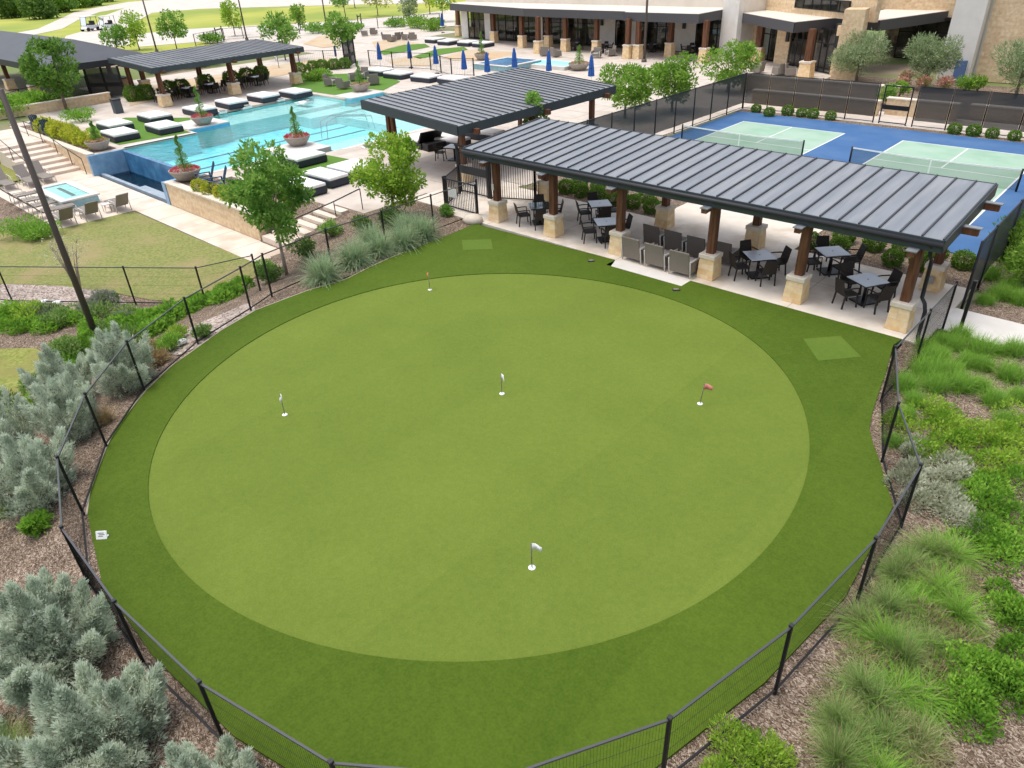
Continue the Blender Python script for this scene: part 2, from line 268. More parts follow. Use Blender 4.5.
# ------------------------------------------------------------------ mesh builder
class MB:
    def __init__(s): s.v = []; s.f = []; s.m = []; s.sm = []
    def add(s, vs, fs, mi=0, sm=False):
        o = len(s.v); s.v += [tuple(map(float, q)) for q in vs]
        for f in fs: s.f.append([i+o for i in f]); s.m.append(mi); s.sm.append(sm)
        return s
    def box(s, x0, x1, y0, y1, z0, z1, mi=0):
        return s.add([(x0,y0,z0),(x1,y0,z0),(x1,y1,z0),(x0,y1,z0),(x0,y0,z1),(x1,y0,z1),(x1,y1,z1),(x0,y1,z1)],
                     [(0,3,2,1),(4,5,6,7),(0,1,5,4),(1,2,6,5),(2,3,7,6),(3,0,4,7)], mi)
    def hexa(s, b, t, mi=0):   # bottom 4, top 4 points
        return s.add(list(b)+list(t), [(0,3,2,1),(4,5,6,7),(0,1,5,4),(1,2,6,5),(2,3,7,6),(3,0,4,7)], mi)
    def bar(s, a, b, w, h=None, mi=0, up=(0, 0, 1)):
        h = h or w; a = Vector(a); b = Vector(b); d = (b-a).normalized(); up = Vector(up)
        if abs(d.dot(up)) > .98: up = Vector((1, 0, 0))
        x = d.cross(up).normalized()*w/2; y = x.normalized().cross(d).normalized()*h/2
        return s.hexa([a-x-y, a+x-y, a+x+y, a-x+y], [b-x-y, b+x-y, b+x+y, b-x+y], mi)
    def tube(s, pts, r, n=8, mi=0, cap=True):
        pts = [Vector(p) for p in pts]; rs = r if isinstance(r, (list, tuple)) else [r]*len(pts); rings = []; vs = []
        for i, p in enumerate(pts):
            d = (pts[min(i+1, len(pts)-1)]-pts[max(i-1, 0)]).normalized(); up = Vector((0, 0, 1)) if abs(d.z) < .95 else Vector((1, 0, 0))
            x = d.cross(up).normalized(); y = x.cross(d)
            for k in range(n):
                a = 2*math.pi*k/n; vs.append(p+(x*math.cos(a)+y*math.sin(a))*rs[i])
        fs = [(i*n+k, i*n+(k+1) % n, (i+1)*n+(k+1) % n, (i+1)*n+k) for i in range(len(pts)-1) for k in range(n)]
        s.add(vs, fs, mi, True)
        if cap:
            o = len(s.v)-len(vs); s.f.append([o+k for k in range(n)][::-1]); s.m.append(mi); s.sm.append(False)
            s.f.append([o+(len(pts)-1)*n+k for k in range(n)]); s.m.append(mi); s.sm.append(False)
        return s
    def lathe(s, prof, n=20, mi=0, c=(0, 0)):
        vs = [(c[0]+r*math.cos(2*math.pi*k/n), c[1]+r*math.sin(2*math.pi*k/n), z) for r, z in prof for k in range(n)]
        fs = [(i*n+k, i*n+(k+1) % n, (i+1)*n+(k+1) % n, (i+1)*n+k) for i in range(len(prof)-1) for k in range(n)]
        return s.add(vs, fs, mi, True)
    def prism(s, poly, z0, z1, mi=0):
        a = sum(poly[i][0]*poly[(i+1) % len(poly)][1]-poly[(i+1) % len(poly)][0]*poly[i][1] for i in range(len(poly)))
        if a < 0: poly = poly[::-1]
        n = len(poly); zz0 = z0 if isinstance(z0, (list, tuple)) else [z0]*n; zz1 = z1 if isinstance(z1, (list, tuple)) else [z1]*n
        return s.add([(x, y, z) for (x, y), z in zip(poly, zz0)]+[(x, y, z) for (x, y), z in zip(poly, zz1)],
                     [tuple(range(n))[::-1], tuple(range(n, 2*n))]+[(i, (i+1) % n, n+(i+1) % n, n+i) for i in range(n)], mi)
    def sheet(s, poly, z, mi=0):
        a = sum(poly[i][0]*poly[(i+1) % len(poly)][1]-poly[(i+1) % len(poly)][0]*poly[i][1] for i in range(len(poly)))
        if a < 0: poly = poly[::-1]
        return s.add([(x, y, z) for x, y in poly], [tuple(range(len(poly)))], mi)
    def build(s, name, mats, parent=None, bevel=0):
        me = bpy.data.meshes.new(name); me.from_pydata(s.v, [], s.f)
        for m in (mats if isinstance(mats, (list, tuple)) else [mats]): me.materials.append(m)
        me.polygons.foreach_set('material_index', s.m); me.polygons.foreach_set('use_smooth', s.sm); me.update()
        o = bpy.data.objects.new(name, me); COL.objects.link(o)
        if parent: o.parent = parent
        if bevel:
            md = o.modifiers.new('edge', 'BEVEL'); md.width = bevel; md.segments = 2; md.limit_method = 'ANGLE'
        return o

def tag(o, label=None, cat=None, group=None, kind=None):
    if label: o['label'] = label
    if cat: o['category'] = cat
    if group: o['group'] = group
    if kind: o['kind'] = kind
    return o
def thing(name, label, cat, loc=(0, 0, 0), rz=0, group=None):
    o = bpy.data.objects.new(name, None); COL.objects.link(o); o.location = loc; o.rotation_euler = (0, 0, rz); o.empty_display_size = .2
    return tag(o, label, cat, group)
def struct(name, mb, m): return tag(mb.build(name, m), kind='structure')
KIDS = {}
def kids(o):
    return [c for c in bpy.data.objects if c.parent == o]
def copy_tree(o, parent=None, _k=None):
    c = o.copy(); COL.objects.link(c)
    if parent: c.parent = parent
    for ch in (KIDS.get(o.name) or KIDS.setdefault(o.name, kids(o))): copy_tree(ch, c)
    return c
def dup(o, loc, rz=0, label=None, group=None, scale=None):
    c = copy_tree(o); c.location = loc; c.rotation_euler = (0, 0, rz)
    if label: c['label'] = label
    if group: c['group'] = group
    if scale: c.scale = scale if isinstance(scale, tuple) else (scale,)*3
    return c
class Kind:
    """first placing moves the built thing itself, later ones copy it"""
    def __init__(s, o): s.o = o; s.used = False
    def put(s, loc, rz, label, group=None, scale=None):
        if not s.used:
            s.used = True; o = s.o; o.location = loc; o.rotation_euler = (0, 0, rz); o['label'] = label
            if group: o['group'] = group
            if scale: o.scale = scale if isinstance(scale, tuple) else (scale,)*3
            return o
        c = dup(s.o, loc, rz, label, group, scale)
        if not scale: c.scale = (1, 1, 1)
        return c

# ------------------------------------------------------------------ foliage meshes
def leaves(pos, direc, length, width, rng, parent=None, name='foliage', m=None, curl=.25, mats=None, mi=None):
    """diamond leaves: one quad each, at pos pointing along direc"""
    n = len(pos); d = direc/np.linalg.norm(direc, axis=1, keepdims=True)
    r = rng.normal(size=(n, 3)); s = np.cross(d, r); s /= np.linalg.norm(s, axis=1, keepdims=True)+1e-9
    nn = np.cross(s, d); L = (length*rng.uniform(.7, 1.3, n))[:, None]; W = (width*rng.uniform(.7, 1.3, n))[:, None]
    v = np.stack([pos, pos+d*L*.5+s*W*.5+nn*L*curl*.3, pos+d*L, pos+d*L*.5-s*W*.5+nn*L*curl*.3], 1).reshape(-1, 3)
    me = bpy.data.meshes.new(name); me.vertices.add(4*n); me.vertices.foreach_set('co', v.astype(np.float32).ravel())
    me.loops.add(4*n); me.loops.foreach_set('vertex_index', np.arange(4*n, dtype=np.int32))
    me.polygons.add(n); me.polygons.foreach_set('loop_start', np.arange(0, 4*n, 4, dtype=np.int32)); me.polygons.foreach_set('loop_total', np.full(n, 4, dtype=np.int32))
    for q in (mats or [m]): me.materials.append(q)
    if mi is not None: me.polygons.foreach_set('material_index', mi.astype(np.int32))
    me.update(calc_edges=True)
    o = bpy.data.objects.new(name, me); COL.objects.link(o)
    if parent: o.parent = parent
    return o
def unit(rng, n):
    v = rng.normal(size=(n, 3)); return v/np.linalg.norm(v, axis=1, keepdims=True)
def crown(seed, parent, name, m, cz, rx, rz, n, ll, lw, nc=16, spread=.8, cr=(.28, .45), flat=1.0, up=.25):
    rng = np.random.default_rng(seed)
    c = unit(rng, nc)*rng.uniform(.35, 1, (nc, 1))**.6*spread; c[:, 2] *= 1
    rad = rng.uniform(*cr, nc)
    ci = rng.choice(nc, n, p=rad**2/np.sum(rad**2)); dd = unit(rng, n)
    rr = rng.uniform(.15, 1, (n, 1))**.45
    p = c[ci]+dd*rr*rad[ci][:, None]*np.array([1, 1, flat])
    keep = rng.uniform(size=n) > .12
    p = p*np.array([rx, rx, rz])+np.array([0, 0, cz])
    di = dd+rng.normal(size=(n, 3))*.7+np.array([0, 0, up])
    o = leaves(p[keep], di[keep], ll, lw, rng, parent, name, m)
    return o, c*np.array([rx, rx, rz])+np.array([0, 0, cz])
def trunk_mesh(name, parent, h, r, tips, m, seed=0, lean=(0, 0)):
    rnd = random.Random(seed); b = MB()
    top = Vector((lean[0], lean[1], h)); pts = [Vector((0, 0, -.15)), Vector((lean[0]*.2+rnd.uniform(-.04, .04), lean[1]*.2, h*.35)), Vector((lean[0]*.6, lean[1]*.6+rnd.uniform(-.04, .04), h*.7)), top]
    b.tube(pts, [r*1.25, r, r*.85, r*.65], 8)
    for t in tips:
        t = Vector(t); s0 = pts[2].lerp(top, rnd.uniform(.1, 1)); mid = s0.lerp(t, .5)+Vector((0, 0, .08*h*rnd.uniform(0, 1)))
        b.tube([s0, mid, t], [r*.5, r*.3, r*.12], 5)
    return b.build(name, m, parent)
def tree(name, label, loc, h, rx, rz, n, ll, lw, lm, bm=None, tr=.07, seed=1, nc=16, group=None, cat='tree', tz=None, up=.25, spread=.8, cr=(.28, .45)):
    """h: height of crown centre"""
    t = thing(name, label, cat, loc, 0, group)
    o, c = crown(seed, t, 'crown', lm, h, rx, rz, n, ll, lw, nc, up=up, spread=spread, cr=cr)
    trunk_mesh('trunk', t, tz or max(h-rz*.45, .4), tr, c[:9], bm or m_bark, seed)
    return t
def bush(name, label, loc, r, h, n, ll, lw, lm, seed=1, cat='shrub', group=None, nc=10, up=.4):
    t = thing(name, label, cat, loc, 0, group)
    crown(seed, t, 'foliage', lm, h*.5, r, h*.55, n, ll, lw, nc, spread=.62, cr=(.4, .55), up=up)
    b = MB(); rnd = random.Random(seed)
    for k in range(5):
        a = k*1.26; b.tube([(0, 0, -.1), (r*.3*math.cos(a), r*.3*math.sin(a), h*.35), (r*.5*math.cos(a), r*.5*math.sin(a), h*.6)], [.02, .014, .006], 4)
    b.build('stem', m_bark, t)
    return t
def ball(name, label, loc, r, n, ll, lw, lm, seed=1, cat='shrub', group=None, sq=.85):
    t = thing(name, label, cat, loc, 0, group); rng = np.random.default_rng(seed)
    d = unit(rng, n); rr = rng.uniform(.55, 1.0, (n, 1))**.4*(1+.07*np.sin(d[:, :1]*7+seed)+.06*np.sin(d[:, 1:2]*9))
    p = d*rr*r*np.array([1, 1, sq])+np.array([0, 0, r*sq*.85]); k = p[:, 2] > 0
    leaves(p[k], (d+rng.normal(size=(n, 3))*.6)[k], ll, lw, rng, t, 'foliage', lm)
    b = MB()
    for a in range(4): b.tube([(0, 0, -.05), (.3*r*math.cos(a*1.6), .3*r*math.sin(a*1.6), r)], [.02, .008], 4)
    b.build('stem', m_bark, t)
    return t
def juniper(name, label, loc, r, h, seed, ns=520, per=24, group=None):
    """feathery blue juniper: upswept sprays, each a plume of scale leaves"""
    t = thing(name, label, 'juniper', loc, 0, group); rng = np.random.default_rng(seed)
    nl = 15; la = np.arange(nl)*2.4+rng.uniform(-.3, .3, nl); lr = r*np.array([0]+[.30]*4+[.60]*10)*rng.uniform(.8, 1.2, nl)
    lb = np.stack([lr*.35*np.cos(la), lr*.35*np.sin(la), np.zeros(nl)], 1); lh = h*np.where(lr < .1, 1.1, np.where(lr < r*.42, .92, .68))*rng.uniform(.82, 1.14, nl)
    lt = np.stack([lr*1.12*np.cos(la), lr*1.12*np.sin(la), lh], 1)
    li = rng.choice(nl, ns, p=lh/lh.sum()); tt = rng.uniform(.06, 1, ns)**.85
    ax = (lt-lb)[li]; ax /= np.linalg.norm(ax, axis=1, keepdims=True)
    th = rng.uniform(0, 2*np.pi, ns); hd = np.stack([np.cos(th), np.sin(th), np.zeros(ns)], 1)
    cone = (r*.44*(1-tt)**1.0+.02)*rng.uniform(.45, 1.05, ns)**.6
    tip = lb[li]+(lt-lb)[li]*tt[:, None]+hd*cone[:, None]+np.array([0, 0, .10])
    out = ax*1.0+hd*(.25+.55*(1-tt))[:, None]+rng.normal(size=(ns, 3))*.16; out[:, 2] += .15
    out /= np.linalg.norm(out, axis=1, keepdims=True)
    sl = rng.uniform(.24, .46, ns)*(.6+.25*r)
    k = np.repeat(np.arange(ns), per); s = rng.uniform(0, 1, ns*per)
    side = unit(rng, ns*per)
    p = tip[k]-out[k]*(sl[k]*(1-s))[:, None]+side*(.075*(1-s)**.8+.005)[:, None]*(.7+.3*r)
    d = out[k]*1.0+side*.62
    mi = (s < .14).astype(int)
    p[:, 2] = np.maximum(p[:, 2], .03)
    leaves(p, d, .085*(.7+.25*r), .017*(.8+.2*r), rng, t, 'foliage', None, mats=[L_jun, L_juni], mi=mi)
    b = MB(); 
    for q in range(14):
        i = rng.integers(ns); e = tip[i]*.86; b.tube([(0, 0, -.1), tuple(e*.5+np.array([0, 0, .05])), tuple(e)], [.035, .02, .008], 5)
    b.build('stem', m_bark, t)
    return t
def blades(name, parent, rng, n, base_r, ln, tilt, width, m, droop=.9, seg=4, base=None, lmul=(.6, 1.15)):
    """arching grass blades as tapered strips"""
    th = rng.uniform(0, 2*np.pi, n); ti = np.abs(rng.normal(size=n))*tilt; L = ln*rng.uniform(*lmul, n)
    if base is None:
        br = base_r*np.sqrt(rng.uniform(0, 1, n)); ba = rng.uniform(0, 2*np.pi, n); base = np.stack([br*np.cos(ba), br*np.sin(ba), np.zeros(n)], 1)
    L *= np.where(rng.uniform(size=n) < .25, .6, 1); h = np.stack([np.cos(th), np.sin(th), np.zeros(n)], 1); sd = np.stack([-np.sin(th), np.cos(th), np.zeros(n)], 1)
    pts = [base]; a = ti.copy(); p = base.copy()
    for i in range(seg):
        p = p+(h*np.sin(a)[:, None]+np.array([0, 0, 1])*np.cos(a)[:, None])*(L/seg)[:, None]; a = np.minimum(a+droop/seg*(.5+ti), 2.4); pts.append(p.copy())
    ws = [width*(1-.85*i/seg) for i in range(seg+1)]
    v = []
    for q, w_ in zip(pts, ws): v += [q-sd*w_/2, q+sd*w_/2]
    V = np.stack(v, 1); V[:, :, 2] = np.maximum(V[:, :, 2], .01)
    nv = 2*(seg+1); idx = np.arange(n)[:, None]*nv
    fs = np.concatenate([idx+np.array([[2*i, 2*i+1, 2*i+3, 2*i+2]]) for i in range(seg)], 1).reshape(-1)
    me = bpy.data.meshes.new(name); me.vertices.add(n*nv); me.vertices.foreach_set('co', V.astype(np.float32).ravel())
    me.loops.add(len(fs)); me.loops.foreach_set('vertex_index', fs.astype(np.int32)); nf = n*seg
    me.polygons.add(nf); me.polygons.foreach_set('loop_start', np.arange(0, 4*nf, 4, dtype=np.int32)); me.polygons.foreach_set('loop_total', np.full(nf, 4, dtype=np.int32))
    me.materials.append(m); me.update(calc_edges=True)
    o = bpy.data.objects.new(name, me); COL.objects.link(o)
    if parent: o.parent = parent
    return o
def tussock(name, label, loc, ln, n, mg, ms, seed, tilt=.55, width=.009, straw=.25, group=None, droop=1.1, base=.12):
    t = thing(name, label, 'tussock', loc, 0, group); rng = np.random.default_rng(seed)
    blades('blades', t, rng, n, base, ln, tilt, width, mg, droop)
    if straw: blades('dry_blades', t, rng, int(n*straw), base, ln*.85, tilt*1.2, width, ms, droop)
    return t

# ================================================================== THE SETTING
LOW = -1.2
FENCE = [(-22.0, 21.13), (-22.0, 18.55), (-22.02, 16.04), (-22.06, 13.51), (-21.70, 10.75), (-21.24, 9.68), (-20.38, 7.39), (-18.92, 5.11), (-17.02, 3.36), (-14.86, 2.03),
         (-12.53, 1.32), (-10.04, 1.25), (-7.64, 1.44), (-5.31, 1.98), (-3.6, 3.25), (-2.51, 5.2), (-1.98, 7.56), (-1.71, 10.12), (-1.77, 12.57), (-2.77, 14.44), (-3.63, 16.86), (-3.61, 19.41), (-3.6, 21.66)]
FL = np.array(FENCE[:14])
def dist_left(x, y):
    p = np.array([x, y]); a = FL[:-1]; b = FL[1:]; ab = b-a; t = np.clip(((p-a)*ab).sum(1)/(ab*ab).sum(1), 0, 1)
    return float(np.min(np.linalg.norm(a+ab*t[:, None]-p, axis=1)))
def inside_left(x, y):
    """True on the low side of the fence"""
    if y > 13.9 and x > -28: return False
    if x > -21.2 and y > 9.5: return False
    if y < 9.6 and x > -21.5:
        for (ax, ay), (bx, by) in zip(FENCE[4:14], FENCE[5:14]):
            if ax <= x <= bx: return y < ay+(by-ay)*(x-ax)/(bx-ax)
        return x < -21 or x > -5.3 and y < 2.0
    return x < -21.2
def H(x, y):
    z = 0.0
    if x < -28.0 and y < (15.25 if x < -30.3 else 14.62):
        z = LOW
        if x < -58: z = min(0, LOW+(-58-x)*.15)
        return z
    if x <= 4 and y < 15 and inside_left(x, y) and not (x > -5.3):
        d = dist_left(x, y); z = -min(max(d-.25, 0)*.30, 1.2)
        if x < -27: z = LOW
    elif x > -5.3 and y < 3.5: z = -min(max(0, (2.0-y))*.05, .4)
    elif -30.3 <= x < -22 and 13.9 <= y < 18: # bank with the steps
        k = max(0, min(1, (x+28)/4.5)); z = LOW*(1-k)*max(0, min(1, (17.6-y)/2.5))
    return z
import bmesh
def drape(name, poly, m, off=0.0, step=.6, kind='structure', wob=0.0):
    bm = bmesh.new(); vs = [bm.verts.new((x, y, 0)) for x, y in poly]; bm.faces.new(vs)
    xs = [p[0] for p in poly]; ys = [p[1] for p in poly]
    for ax, lo, hi in ((0, min(xs), max(xs)), (1, min(ys), max(ys))):
        k = math.floor(lo/step)*step+step
        while k < hi:
            co = [0, 0, 0]; no = [0, 0, 0]; co[ax] = k; no[ax] = 1
            bmesh.ops.bisect_plane(bm, geom=bm.verts[:]+bm.edges[:]+bm.faces[:], plane_co=co, plane_no=no); k += step
    for v in bm.verts:
        v.co.z = H(v.co.x, v.co.y)+off
        if wob: v.co.z += wob*(math.sin(v.co.x*1.7+v.co.y*.9)*math.sin(v.co.y*1.3-v.co.x*.4))
    bmesh.ops.recalc_face_normals(bm, faces=bm.faces[:])
    if sum(f.normal.z for f in bm.faces) < 0: bmesh.ops.reverse_faces(bm, faces=bm.faces[:])
    me = bpy.data.meshes.new(name); bm.to_mesh(me); bm.free(); me.materials.append(m)
    o = bpy.data.objects.new(name, me); COL.objects.link(o); return tag(o, kind=kind)

# ground: one sheet to the horizon, dropped under the pool and the lower terrace
gx = sorted(set([-2500, -1200, -600, -300, -150, -100, -80, -70, -66] + [round(-64+.8*i, 2) for i in range(88)] + [-30.32, -30.28, -28.02, -27.98, 8, 12, 20, 50, 150, 400, 1200, 2500, -56.3, -56.2, -37.3, -37.2]))
gy = sorted(set([-600, -200, -60, -20, -10] + [round(-8+.8*i, 2) for i in range(28)] + [14.5, 14.75, 15.2, 15.3, 15.4, 16, 17, 18, 20, 22, 25, 30, 35, 39.1, 39.2, 40, 50, 70, 100, 160, 300, 600, 1200, 2500]))
def Hg(x, y):
    if -56.25 < x < -37.25 and 15.25 < y < 39.15: return -2.2
    if -52 < x < 14 and -12 < y < 21.3: return H(x, y)-.45
    return H(x, y)-.04
b = MB(); nx = len(gx)
b.add([(x, y, Hg(x, y)) for y in gy for x in gx], [(j*nx+i, j*nx+i+1, (j+1)*nx+i+1, (j+1)*nx+i) for j in range(len(gy)-1) for i in range(nx-1)])
struct('ground', b, m_ground)

# planting beds with mulch
drape('mulch_bed', [(-28, 22.6), (-30.2, 18.5), (-30.2, 15.0), (-28, 14.2), (-29.5, 13.4), (-52.1, 9.6), (-52.1, -12.1), (14.1, -12.1), (14.1, 21.5), (-4.2, 21.4), (-4.3, 3), (-9, 3), (-18, 6), (-21.0, 12), (-21.3, 21.6)], m_mulch, -.012, .6)
struct('shrub_bed', MB().sheet([(-23, 25.2), (-15.6, 25.2), (-15.6, 28.2), (-23, 28.2)], -.006).sheet([(-9.6, 25.2), (-3.4, 25.2), (-3.4, 28.2), (-9.6, 28.2)], -.006), m_mulch)
struct('mulch_bed', MB().sheet([(-3.4, 23.45), (14, 23.25), (14, 60), (-3.4, 60)], .008), m_mulch)
drape('gravel_bed', [P(160, 356, -.35), P(172, 338, -.6), P(205, 322, -.5), P(248, 306, -.25), P(256, 309, 0), P(225, 331, 0), P(198, 347, 0), P(180, 358, -.1)], m_gravel, .004)
drape('gravel_bed', [P(0, 284, LOW), P(60, 285, LOW), P(110, 292, LOW), P(128, 303, LOW), P(90, 318, LOW), P(40, 322, LOW), P(0, 318, LOW)], m_gravel, .006)
# green, collar and hitting patches
G = [(520,275),(575,278),(635,289),(687,306),(737,330),(767,351),(788,384),(803,410),(809,440),(807,476),(793,519),(768,549),(737,576),(687,607),(612,638),(562,653),(512,661),(468,664),(416,662),(356,656),(306,643),(256,624),(218,600),(190,576),(165,547),(153,515),(149,480),(154,448),(170,417),(200,382),(250,345),(306,314),(356,295),(406,283),(456,276)]
G = [P(*p) for p in G]
def smooth_closed(pts, per=4):
    out = []; n = len(pts)
    for i in range(n):
        p0, p1, p2, p3 = [np.array(pts[(i+k) % n]) for k in (-1, 0, 1, 2)]
        for t in np.linspace(0, 1, per, endpoint=False):
            out.append(tuple(.5*((2*p1)+(-p0+p2)*t+(2*p0-5*p1+4*p2-p3)*t*t+(-p0+3*p1-3*p2+p3)*t**3)))
    return out
_c = (-10.6, 10.8); _a = np.array([math.atan2(y-_c[1], x-_c[0]) for x, y in G]); _r = np.array([math.hypot(x-_c[0], y-_c[1]) for x, y in G])
_B = lambda a: np.stack([np.ones_like(a)]+[f(k*a) for k in (1, 2, 3, 4) for f in (np.cos, np.sin)], 1)
_w = np.linalg.lstsq(_B(_a), _r, rcond=None)[0]; _t = np.linspace(-math.pi, math.pi, 140, endpoint=False)
G = [(_c[0]+r*math.cos(a), _c[1]+r*math.sin(a)) for a, r in zip(_t, _B(_t) @ _w)]
T = [P(476,224),P(438,240),P(406,252),P(376,265),P(346,280),P(306,292),P(256,311),P(222,331),P(197,349),P(172,367),P(147,391),P(126,417),P(111,440),P(100,467),P(91,492),P(88,515)] + \
    [(-13.9, 1.86), (-12.45, 1.50), (-10.04, 1.42), (-7.7, 1.6), (-5.45, 2.15), (-3.78, 3.4), (-2.72, 5.27), (-2.18, 7.6), (-1.9, 10.1)] + [P(893,507),P(886,485),P(880,464),P(873,445),P(869,430),P(872,414),P(878,395),P(886,372),P(893,346)] + \
    [(-4.3, 20.44), (-11.1, 20.44), (-11.1, 19.86), (-14.2, 19.86), (-14.2, 20.44), (-20.6, 20.2)]
cx, cy = -10.6, 10.8
def ray_poly(poly, a):
    d = np.array([math.cos(a), math.sin(a)]); best = None
    for i in range(len(poly)):
        p = np.array(poly[i])-(cx, cy); q = np.array(poly[(i+1) % len(poly)])-(cx, cy); e = q-p
        den = d[0]*e[1]-d[1]*e[0]
        if abs(den) < 1e-9: continue
        t = (p[0]*e[1]-p[1]*e[0])/den; s = (p[0]*d[1]-p[1]*d[0])/den
        if t > 0 and -1e-6 <= s <= 1+1e-6 and (best is None or t > best): best = t
    return best
angs = sorted([2*math.pi*i/200-math.pi for i in range(200)]+[math.atan2(y-cy, x-cx)+e for x, y in T for e in (-1e-4, 1e-4)])
FZ = .034
b = MB(); ring = []
for a in angs:
    ro, ri = ray_poly(T, a), ray_poly(G, a); ring.append([(cx+r*math.cos(a), cy+r*math.sin(a), z) for r, z in ((ro, -.05), (ro, FZ), (ri, FZ), (ri, .0))])
n = len(ring)
b.add([p for r in ring for p in r], [(4*i+k, 4*((i+1) % n)+k, 4*((i+1) % n)+k+1, 4*i+k+1) for i in range(n) for k in range(3)])
struct('turf_collar', b, m_fringe)
struct('putting_green', MB().sheet([(cx+ray_poly(G, a)*1.002*math.cos(a), cy+ray_poly(G, a)*1.002*math.sin(a)) for a in angs[::2]], .012), m_green)
struct('hitting_patch', MB().sheet([(-20.27,18.48),(-19.4,19.26),(-18.58,18.51),(-19.44,17.74)], FZ+.006), m_patch)
struct('hitting_patch', MB().sheet([P(803,340),P(840,337),P(861,358),P(818,362)], FZ+.006), m_patch)
# bed edging just outside the fence line on the low side
b = MB()
for (x0, y0), (x1, y1) in zip(T[2:16], T[3:16]): b.bar((x0, y0, .0), (x1, y1, .0), .09, .06)
struct('turf_curb', b, m_brass)

# patio under the pavilion and paths
struct('patio', MB().box(-23.4, -3.75, 20.44, 25.2, -.12, .03).box(-14.2, -11.1, 19.86, 20.438, -.12, .034, 1).box(-15.6, -9.6, 25.202, 28.1, -.12, .026).box(-26.2, -23.402, 20.9, 25.6, -.12, .022), [m_patio, m_white])
b = MB()
for x in (-20.8, -17.7, -14.2, -11.1, -7.7): b.box(x-.008, x+.008, 20.46, 25.18, .03, .0315)
b.box(-23.3, -3.8, 22.8, 22.816, .03, .0318)
struct('patio_joints', b, mat('joint', (.30, .27, .23), .9))
struct('side_path', MB().sheet([(-3.75, 21.75), (1.5, 21.55), (14, 21.5), (14, 23.3), (-3.75, 23.5)], .02), m_white)
# courts
struct('court_surface', MB().box(-22.9, -3.9, 28.2, 46.55, -.1, .02), m_bluecourt)
courts = [(-21.25, -14.95), (-11.85, -5.4)]
b = MB()
for x0, x1 in courts: b.sheet([(x0, 30.4), (x1, 30.4), (x1, 43.9), (x0, 43.9)], .024)
struct('court_playing_area', b, m_greencourt)
b = MB(); z = .028; lw = .035
for x0, x1 in courts:
    xm = (x0+x1)/2
    def ln(a0, a1, c0, c1): b.sheet([(a0, c0), (a1, c0), (a1, c1), (a0, c1)], z)
    ln(x0, x0+2*lw, 30.4, 43.9); ln(x1-2*lw, x1, 30.4, 43.9)
    for y in (30.4, 34.98, 39.25, 43.83): ln(x0+2*lw, x1-2*lw, y, y+2*lw)
    ln(xm-lw, xm+lw, 30.47, 34.98); ln(xm-lw, xm+lw, 39.32, 43.83)
struct('court_line', b, m_line)

struct('garden_walk', MB().sheet([(-23.15, 46.56), (-3.4, 46.56), (-3.4, 47.3), (-23.15, 47.3)], .004), m_mulch)
struct('garden_walk', MB().sheet([(-23.15, 47.31), (8, 47.31), (8, 51), (-23.15, 51)], .004), m_conc)
struct('shrub_bed', MB().sheet([(-23.15, 51.01), (8, 51.01), (8, 63.5), (-23.15, 63.5)], .004), m_mulch)
# pool: basin, shelf, water, deck
POOL = [(-50.0, 17.25), (-50.0, 22.2), (-52.15, 22.2), (-52.15, 25.3), (-55.2, 25.3), (-55.7, 35.4), (-51.45, 35.4), (-51.45, 39.0), (-37.5, 39.0), (-37.5, 24.9), (-40.2, 24.9), (-40.2, 22.1), (-39.4, 22.1), (-39.4, 17.25)]
struct('pool_floor', MB().sheet(POOL, -1.35), m_plaster)
b = MB()
for i in range(len(POOL)):
    (x0, y0), (x1, y1) = POOL[i], POOL[(i+1) % len(POOL)]
    if i != len(POOL)-1: b.add([(x0, y0, -1.4), (x1, y1, -1.4), (x1, y1, -.15), (x0, y0, -.15)], [(0, 1, 2, 3)])
struct('pool_wall', b, m_plaster)
# tanning shelf on the far side and shallow end
struct('pool_shelf', MB().box(-55.6, -51.9, 25.35, 35.38, -1.34, -.34).box(-51.89, -49.8, 31, 38.95, -1.34, -.6).box(-40.6, -37.55, 25.2, 38.95, -1.34, -.38).box(-49.79, -40.61, 33.2, 38.95, -1.34, -.75), m_shelf)
b = MB()
for x in (-45.9, -43.6): b.box(x-.12, x+.12, 18.2, 33, -1.349, -1.33)
b.box(-48.3, -48.06, 18.2, 33, -1.349, -1.33)
struct('lane_marking', b, m_lane)
struct('pool_water', MB().sheet(POOL, -.10), m_water)
struct('infinity_edge', MB().box(-50.0, -39.4, 17.0, 17.245, -1.6, -.095), m_tile)
struct('trough_floor', MB().box(-49.6, -39.75, 15.5, 16.99, -1.7, -1.5), m_trough)
struct('trough_water', MB().sheet([(-49.5, 15.5), (-39.8, 15.5), (-39.8, 16.99), (-49.5, 16.99)], -1.32), m_waterd)
struct('trough_ledge', MB().box(-49.5, -39.8, 15.28, 15.5, -1.7, -1.12).box(-44.6, -40.0, 15.5, 15.95, -1.5, -1.2), mat('ledge_tile', (.36, .42, .47), .5, (.28, .34, .4), 3))
struct('trough_wall', MB().box(-49.75, -49.505, 14.9, 17.0, -1.6, -.002).box(-39.79, -39.42, 15.05, 17.0, -1.6, -.002), [mat('trough_side_tile', (.16, .30, .46), .35, (.22, .38, .54), 3)])
deck = MB(); DZ = -.16
